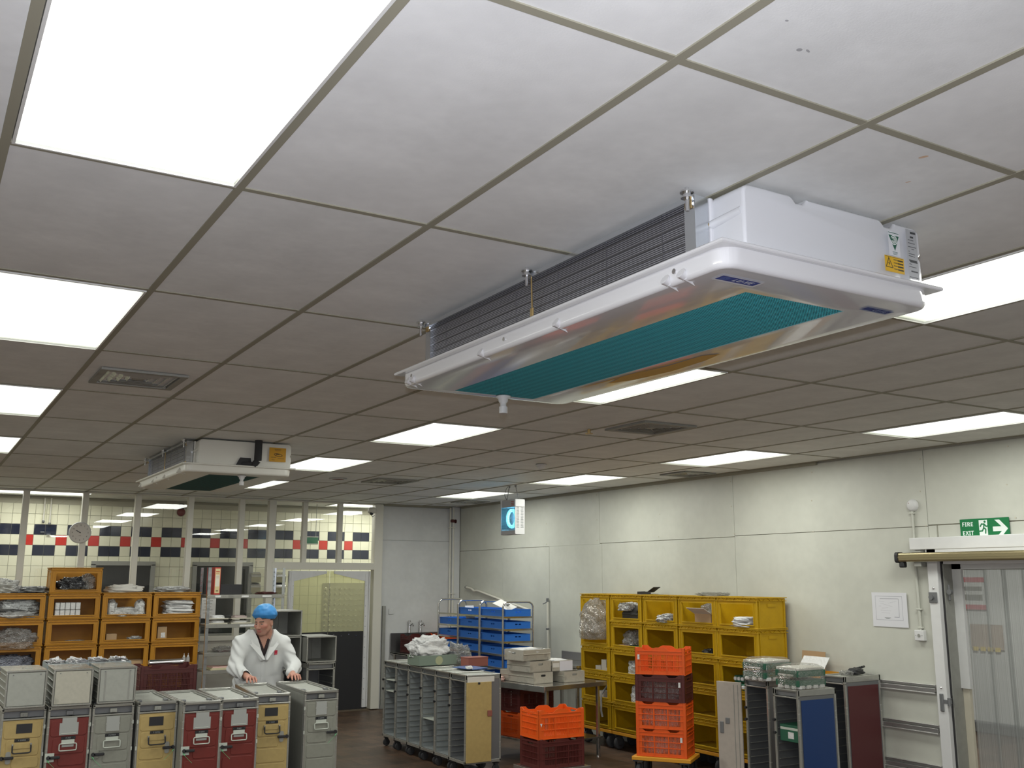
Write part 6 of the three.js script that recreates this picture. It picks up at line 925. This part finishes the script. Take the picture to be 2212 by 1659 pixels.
    const f = (p) => { let d = smin(capsule(p, W, [palm[0], palm[1] + 0.004, palm[2] - 0.05], 0.027, 0.027), capsule(p, [palm[0] - 0.018, palm[1] + 0.002, palm[2] - 0.04], [palm[0] - 0.024, palm[1] + 0.004, palm[2] + 0.018], 0.019, 0.0145), 0.02); d = smin(d, capsule(p, [palm[0] + 0.018, palm[1] + 0.002, palm[2] - 0.04], [palm[0] + 0.024, palm[1] + 0.004, palm[2] + 0.014], 0.019, 0.0145), 0.018); for (const [a, b, r, s] of F) d = smin(d, capsule(p, a, b, r, s), 0.0045); d = smin(d, capsule(p, ta, tb, 0.015, 0.011), 0.012); return smin(d, capsule(p, tb, tc, 0.011, 0.008), 0.006); };
    const g = sdfGeo(f, [palm[0] - 0.095, palm[1] - 0.06, W[2] - 0.06], [palm[0] + 0.095, palm[1] + 0.06, palm[2] + 0.11], 0.0032);
    return colour(g, (x, y, z) => { const n = noise.noise(x * 60, y * 60, z * 60) * 0.03; return z > palm[2] + 0.02 ? [0.52 + n, 0.25 + n, 0.185 + n] : [0.50 + n, 0.255 + n, 0.185 + n]; });
  };
  const hands = [hand(-1, J.wR, 0.942), hand(1, J.wL, 0.942)];
  // the rest of the body, one surface under the clothes
  const bodyF = (p) => {
    let d = capsule(p, [-0.09, 1.17, -0.01], [0.09, 1.17, -0.01], 0.088, 0.088); d = smin(d, capsule(p, J.waist, J.pelvis, 0.105, 0.12), 0.06); d = smin(d, capsule(p, [0, 1.15, -0.02], J.waist, 0.095, 0.10), 0.06);
    d = smin(d, capsule(p, J.neck, [-0.008, 1.39, 0.04], 0.056, 0.052), 0.05); d = smin(d, capsule(p, J.sR, J.sL, 0.06, 0.06), 0.08);
    for (const [s, e, w] of [[J.sR, J.eR, J.wR], [J.sL, J.eL, J.wL]]) { d = smin(d, capsule(p, s, e, 0.055, 0.043), 0.04); d = smin(d, capsule(p, e, w, 0.042, 0.027), 0.02); }
    for (const [h, k, a] of [[J.hR, J.kR, J.aR], [J.hL, J.kL, J.aL]]) { d = smin(d, capsule(p, h, k, 0.085, 0.055), 0.05); d = smin(d, capsule(p, k, a, 0.055, 0.036), 0.03); }
    return d;
  };
  const torso = colour(sdfGeo(bodyF, [-0.36, 0.03, -0.27], [0.36, 1.42, 0.38], 0.013), () => [0.47, 0.24, 0.17]);
  obj('body', [torso, head, ...hands], mat(0xffffff, { vertexColors: true, roughness: 0.55 }), man);
  // coat: loose torso and sleeves with folds, V opening cut out in front
  const torsoC = (p) => { const y = p[1], t = Math.max(0, Math.min(1, (1.30 - y) / 0.85)), wx = 0.222 + 0.035 * t + (y > 1.2 ? -(y - 1.2) * 0.65 : 0), wz = 0.150 + 0.03 * t, cz = -0.02 - 0.045 * Math.max(0, Math.min(1, (1.25 - y) / 0.3)); return Math.max((Math.hypot(p[0] / wx, (p[2] - cz) / wz) - 1) * Math.min(wx, wz), 0.42 - y, y - 1.36); };
  const sleeve = (p, s, e, w, k) => { let d = smin(capsule(p, s, e, 0.076, 0.063), capsule(p, e, [w[0] + (w[0] - e[0]) * 0.02, w[1], w[2] - 0.025], 0.064, 0.050), 0.045); return d; };
  const coatSolid = (p) => {
    let d = torsoC(p);
    d = smin(d, capsule(p, [-0.18, 1.245, -0.01], [-0.05, 1.305, 0.0], 0.072, 0.066), 0.09); d = smin(d, capsule(p, [0.18, 1.235, -0.01], [0.05, 1.305, 0.0], 0.072, 0.066), 0.09);
    const a = Math.min(sleeve(p, J.sR, J.eR, J.wR), sleeve(p, J.sL, J.eL, J.wL)); d = smin(d, a, 0.035);
    // folds
    const s = Math.abs(p[0]), arm = Math.max(0, Math.min(1, (s - 0.19) / 0.06));
    d -= 0.0045 * arm * Math.sin(p[1] * 95 + p[0] * 40 + p[2] * 60 + 2 * noise.noise(p[0] * 9, p[1] * 9, p[2] * 9));
    d -= 0.006 * (1 - arm) * Math.max(0, 1 - Math.abs(p[1] - 0.95) / 0.42) * Math.sin((p[0] * Math.sign(p[0]) * 46 + p[1] * 20) + 3 * noise.noise(p[0] * 5, p[1] * 4, p[2] * 5));
    d -= 0.004 * noise.noise(p[0] * 14, p[1] * 8, p[2] * 14);
    if (p[2] > 0 && Math.abs(p[0] + 0.012) < 0.02 && p[1] < 1.18) d -= 0.004;                     // button band
    return d;
  };
  const vx = -0.01, vy = 1.10, vTop = 1.36;                                                      // V neck: lowest point and slope
  const vHalf = (y) => (y - vy) * 0.34;
  const coatF = (p) => {
    let d = coatSolid(p);
    // lapels stand out along the V
    for (const k of [-1, 1]) { const l = capsule(p, [vx + k * 0.022, vy + 0.01, 0.122], [vx + k * 0.105, vTop - 0.05, 0.062], 0.022, 0.03); d = smin(d, Math.max(l, -(p[2] - 0.01)), 0.012); }
    d = smin(d, Math.max(capsule(p, [-0.085, 1.325, 0.02], [0.0, 1.335, -0.06], 0.024, 0.024), 0), 0.015); d = smin(d, capsule(p, [0.085, 1.318, 0.02], [0.0, 1.335, -0.06], 0.024, 0.024), 0.015);
    if (p[2] > -0.01 && p[1] > vy - 0.02) { const cut = Math.abs(p[0] - vx) - vHalf(p[1]); d = -smin(-d, cut * 0.9, 0.004) ; if (cut < 0) d = Math.max(d, -cut * 0.9); }
    const hole = capsule(p, [-0.005, 1.28, 0.015], [-0.01, 1.45, 0.03], 0.074, 0.084); return Math.max(d, -hole);
  };
  const coat = sdfGeo(coatF, [-0.40, 0.41, -0.27], [0.42, 1.375, 0.33], 0.0088);
  const coatM = mat([0.62, 0.63, 0.62], { roughness: 0.9, sheen: 0.3, bumpMap: rep(T.cloth, 60), bumpScale: 0.0006 });
  const co = obj('coat', coat, coatM, man);
  const lg = (k) => { const s = new THREE.Shape(); s.moveTo(0, 0); s.lineTo(k * 0.075, 0.205); s.lineTo(k * 0.125, 0.185); s.lineTo(k * 0.118, 0.15); s.lineTo(k * 0.135, 0.145); s.lineTo(k * 0.016, 0.0); const g = G.ext(s, 0.003, 0.001); g.rotateX(-0.34); g.translate(vx + k * 0.004, vy + 0.006, 0.160); return g; };
  obj('lapel', lg(-1), coatM, co); obj('lapel', lg(1), coatM, co);
    const bt = canvasTex(64, 72, (x) => { x.fillStyle = '#b5213a'; x.fillRect(0, 0, 64, 72); x.fillStyle = '#dcaab2'; for (const [a, w] of [[10, 8], [20, 10], [32, 6], [40, 12]]) x.fillRect(a, 54, w, 6); });
  const onCoat = (x, y) => { let z = 0.4; for (let k = 0; k < 60; k++) { const d = coatF([x, y, z]); z -= d * 0.7; if (d < 1e-4) break; } const e = 0.006, n = V(coatF([x + e, y, z]) - coatF([x - e, y, z]), coatF([x, y + e, z]) - coatF([x, y - e, z]), coatF([x, y, z + e]) - coatF([x, y, z - e])).normalize(); return [z, n]; };
  const onFront = (g, x, y, lift) => { const [z, n] = onCoat(x, y); g.applyQuaternion(new THREE.Quaternion().setFromUnitVectors(V(0, 0, 1), n)); return g.translate(x + n.x * lift, y + n.y * lift, z + n.z * lift); };
  obj('badge', [onFront(new THREE.PlaneGeometry(0.036, 0.041), 0.100, 1.165, 0.004)], print(bt, { roughness: 0.8, side: THREE.DoubleSide }), co, true);
  for (let k = 0; k < 3; k++) obj('button', onFront(G.cyl(0.006, 0.006, 0.003, 0, 0, 0, Math.PI / 2), -0.012, 1.06 - k * 0.1, 0.001), M.cotton, co);
  // dark shirt under the V
  const shirtF = (p) => { let d = capsule(p, [-0.06, 1.16, 0.0], [0.06, 1.16, 0.0], 0.092, 0.092); d = smin(d, capsule(p, [0, 1.22, 0.015], [0.0, 1.30, 0.015], 0.082, 0.073), 0.05); d = Math.max(d, 1.0 - p[1], p[1] - 1.335); const neck = Math.abs(p[0] + 0.008) - (p[1] - 1.19) * 0.36; if (p[2] > 0.02 && neck < 0) d = Math.max(d, -neck); return d; };
  obj('shirt', sdfGeo(shirtF, [-0.2, 1.0, -0.14], [0.2, 1.34, 0.15], 0.006), mat([0.022, 0.012, 0.014], { roughness: 0.85 }), man);
  const trF = (p) => { let d = capsule(p, J.waist, J.pelvis, 0.14, 0.15); for (const [h, k, a] of [[J.hR, J.kR, J.aR], [J.hL, J.kL, J.aL]]) { d = smin(d, capsule(p, h, k, 0.10, 0.075), 0.04); d = smin(d, capsule(p, k, a, 0.074, 0.06), 0.03); } return Math.max(d, p[1] - 0.95, 0.06 - p[1]); };
  obj('trousers', sdfGeo(trF, [-0.27, 0.05, -0.29], [0.27, 0.96, 0.09], 0.013), mat([0.03, 0.03, 0.035], { roughness: 0.9 }), man);
  for (const a of [J.aR, J.aL]) { const sh = (p) => Math.max(smin(capsule(p, [a[0], 0.06, a[2] - 0.01], [a[0] * 1.1, 0.045, a[2] + 0.16], 0.05, 0.043), capsule(p, [a[0], 0.06, a[2]], [a[0], 0.1, a[2]], 0.052, 0.055), 0.03), 0.004 - p[1]); obj('shoe', sdfGeo(sh, [a[0] - 0.08, 0, a[2] - 0.09], [a[0] + 0.09, 0.17, a[2] + 0.23], 0.008), M.rubber, man); }
  // hair net: gathered dome over the hair
  const net = new THREE.SphereGeometry(1, 72, 40, 0, Math.PI * 2, 0, Math.PI * 0.60), q = net.attributes.position, cc = new Float32Array(q.count * 3), v = V(0, 0, 0);
  for (let i = 0; i < q.count; i++) {
    v.fromBufferAttribute(q, i); const th = Math.atan2(v.z, v.x), low = Math.max(0, 0.35 - v.y), pl = 1 + 0.018 * Math.sin(th * 34) * Math.min(1, low * 3 + 0.25) + 0.05 * noise.noise(v.x * 3, v.y * 3 + 5, v.z * 3), tuck = v.y < 0 ? 1 + v.y * 0.55 : 1;
    q.setXYZ(i, v.x * 0.108 * pl * tuck, v.y * 0.108 * pl, v.z * 0.124 * pl * tuck - 0.008); const b = 0.5 + 0.5 * noise.noise(v.x * 4 + 2, v.y * 5, v.z * 4), top = Math.max(0, v.y - 0.4); cc.set([0.035 + 0.11 * top * b, 0.25 + 0.16 * top * b, 0.60 + 0.02 * b], i * 3);
  }
  net.setAttribute('color', new THREE.BufferAttribute(cc, 3)); net.computeVertexNormals();
  net.applyMatrix4(new THREE.Matrix4().makeRotationFromEuler(new THREE.Euler(-0.16, 0, 0.0)).setPosition(0, 0.068, -0.022)); net.applyMatrix4(headM);
  obj('hair_net', net, mat(0xffffff, { vertexColors: true, roughness: 0.55, transmission: 0.12, thickness: 0, side: THREE.DoubleSide }), man);
  const hairF = (p) => Math.max(ellip(p, [0, 0.035, -0.018], [0.084, 0.102, 0.1]), -(p[1] + 0.035), p[1] < 0.04 ? p[2] - 0.0 : p[2] - 0.085); const hair = sdfGeo(hairF, [-0.09, -0.05, -0.13], [0.09, 0.145, 0.1], 0.006); hair.applyMatrix4(headM); obj('hair', hair, mat([0.06, 0.045, 0.035], { roughness: 0.8 }), man);
}

renderer.render(scene, camera);
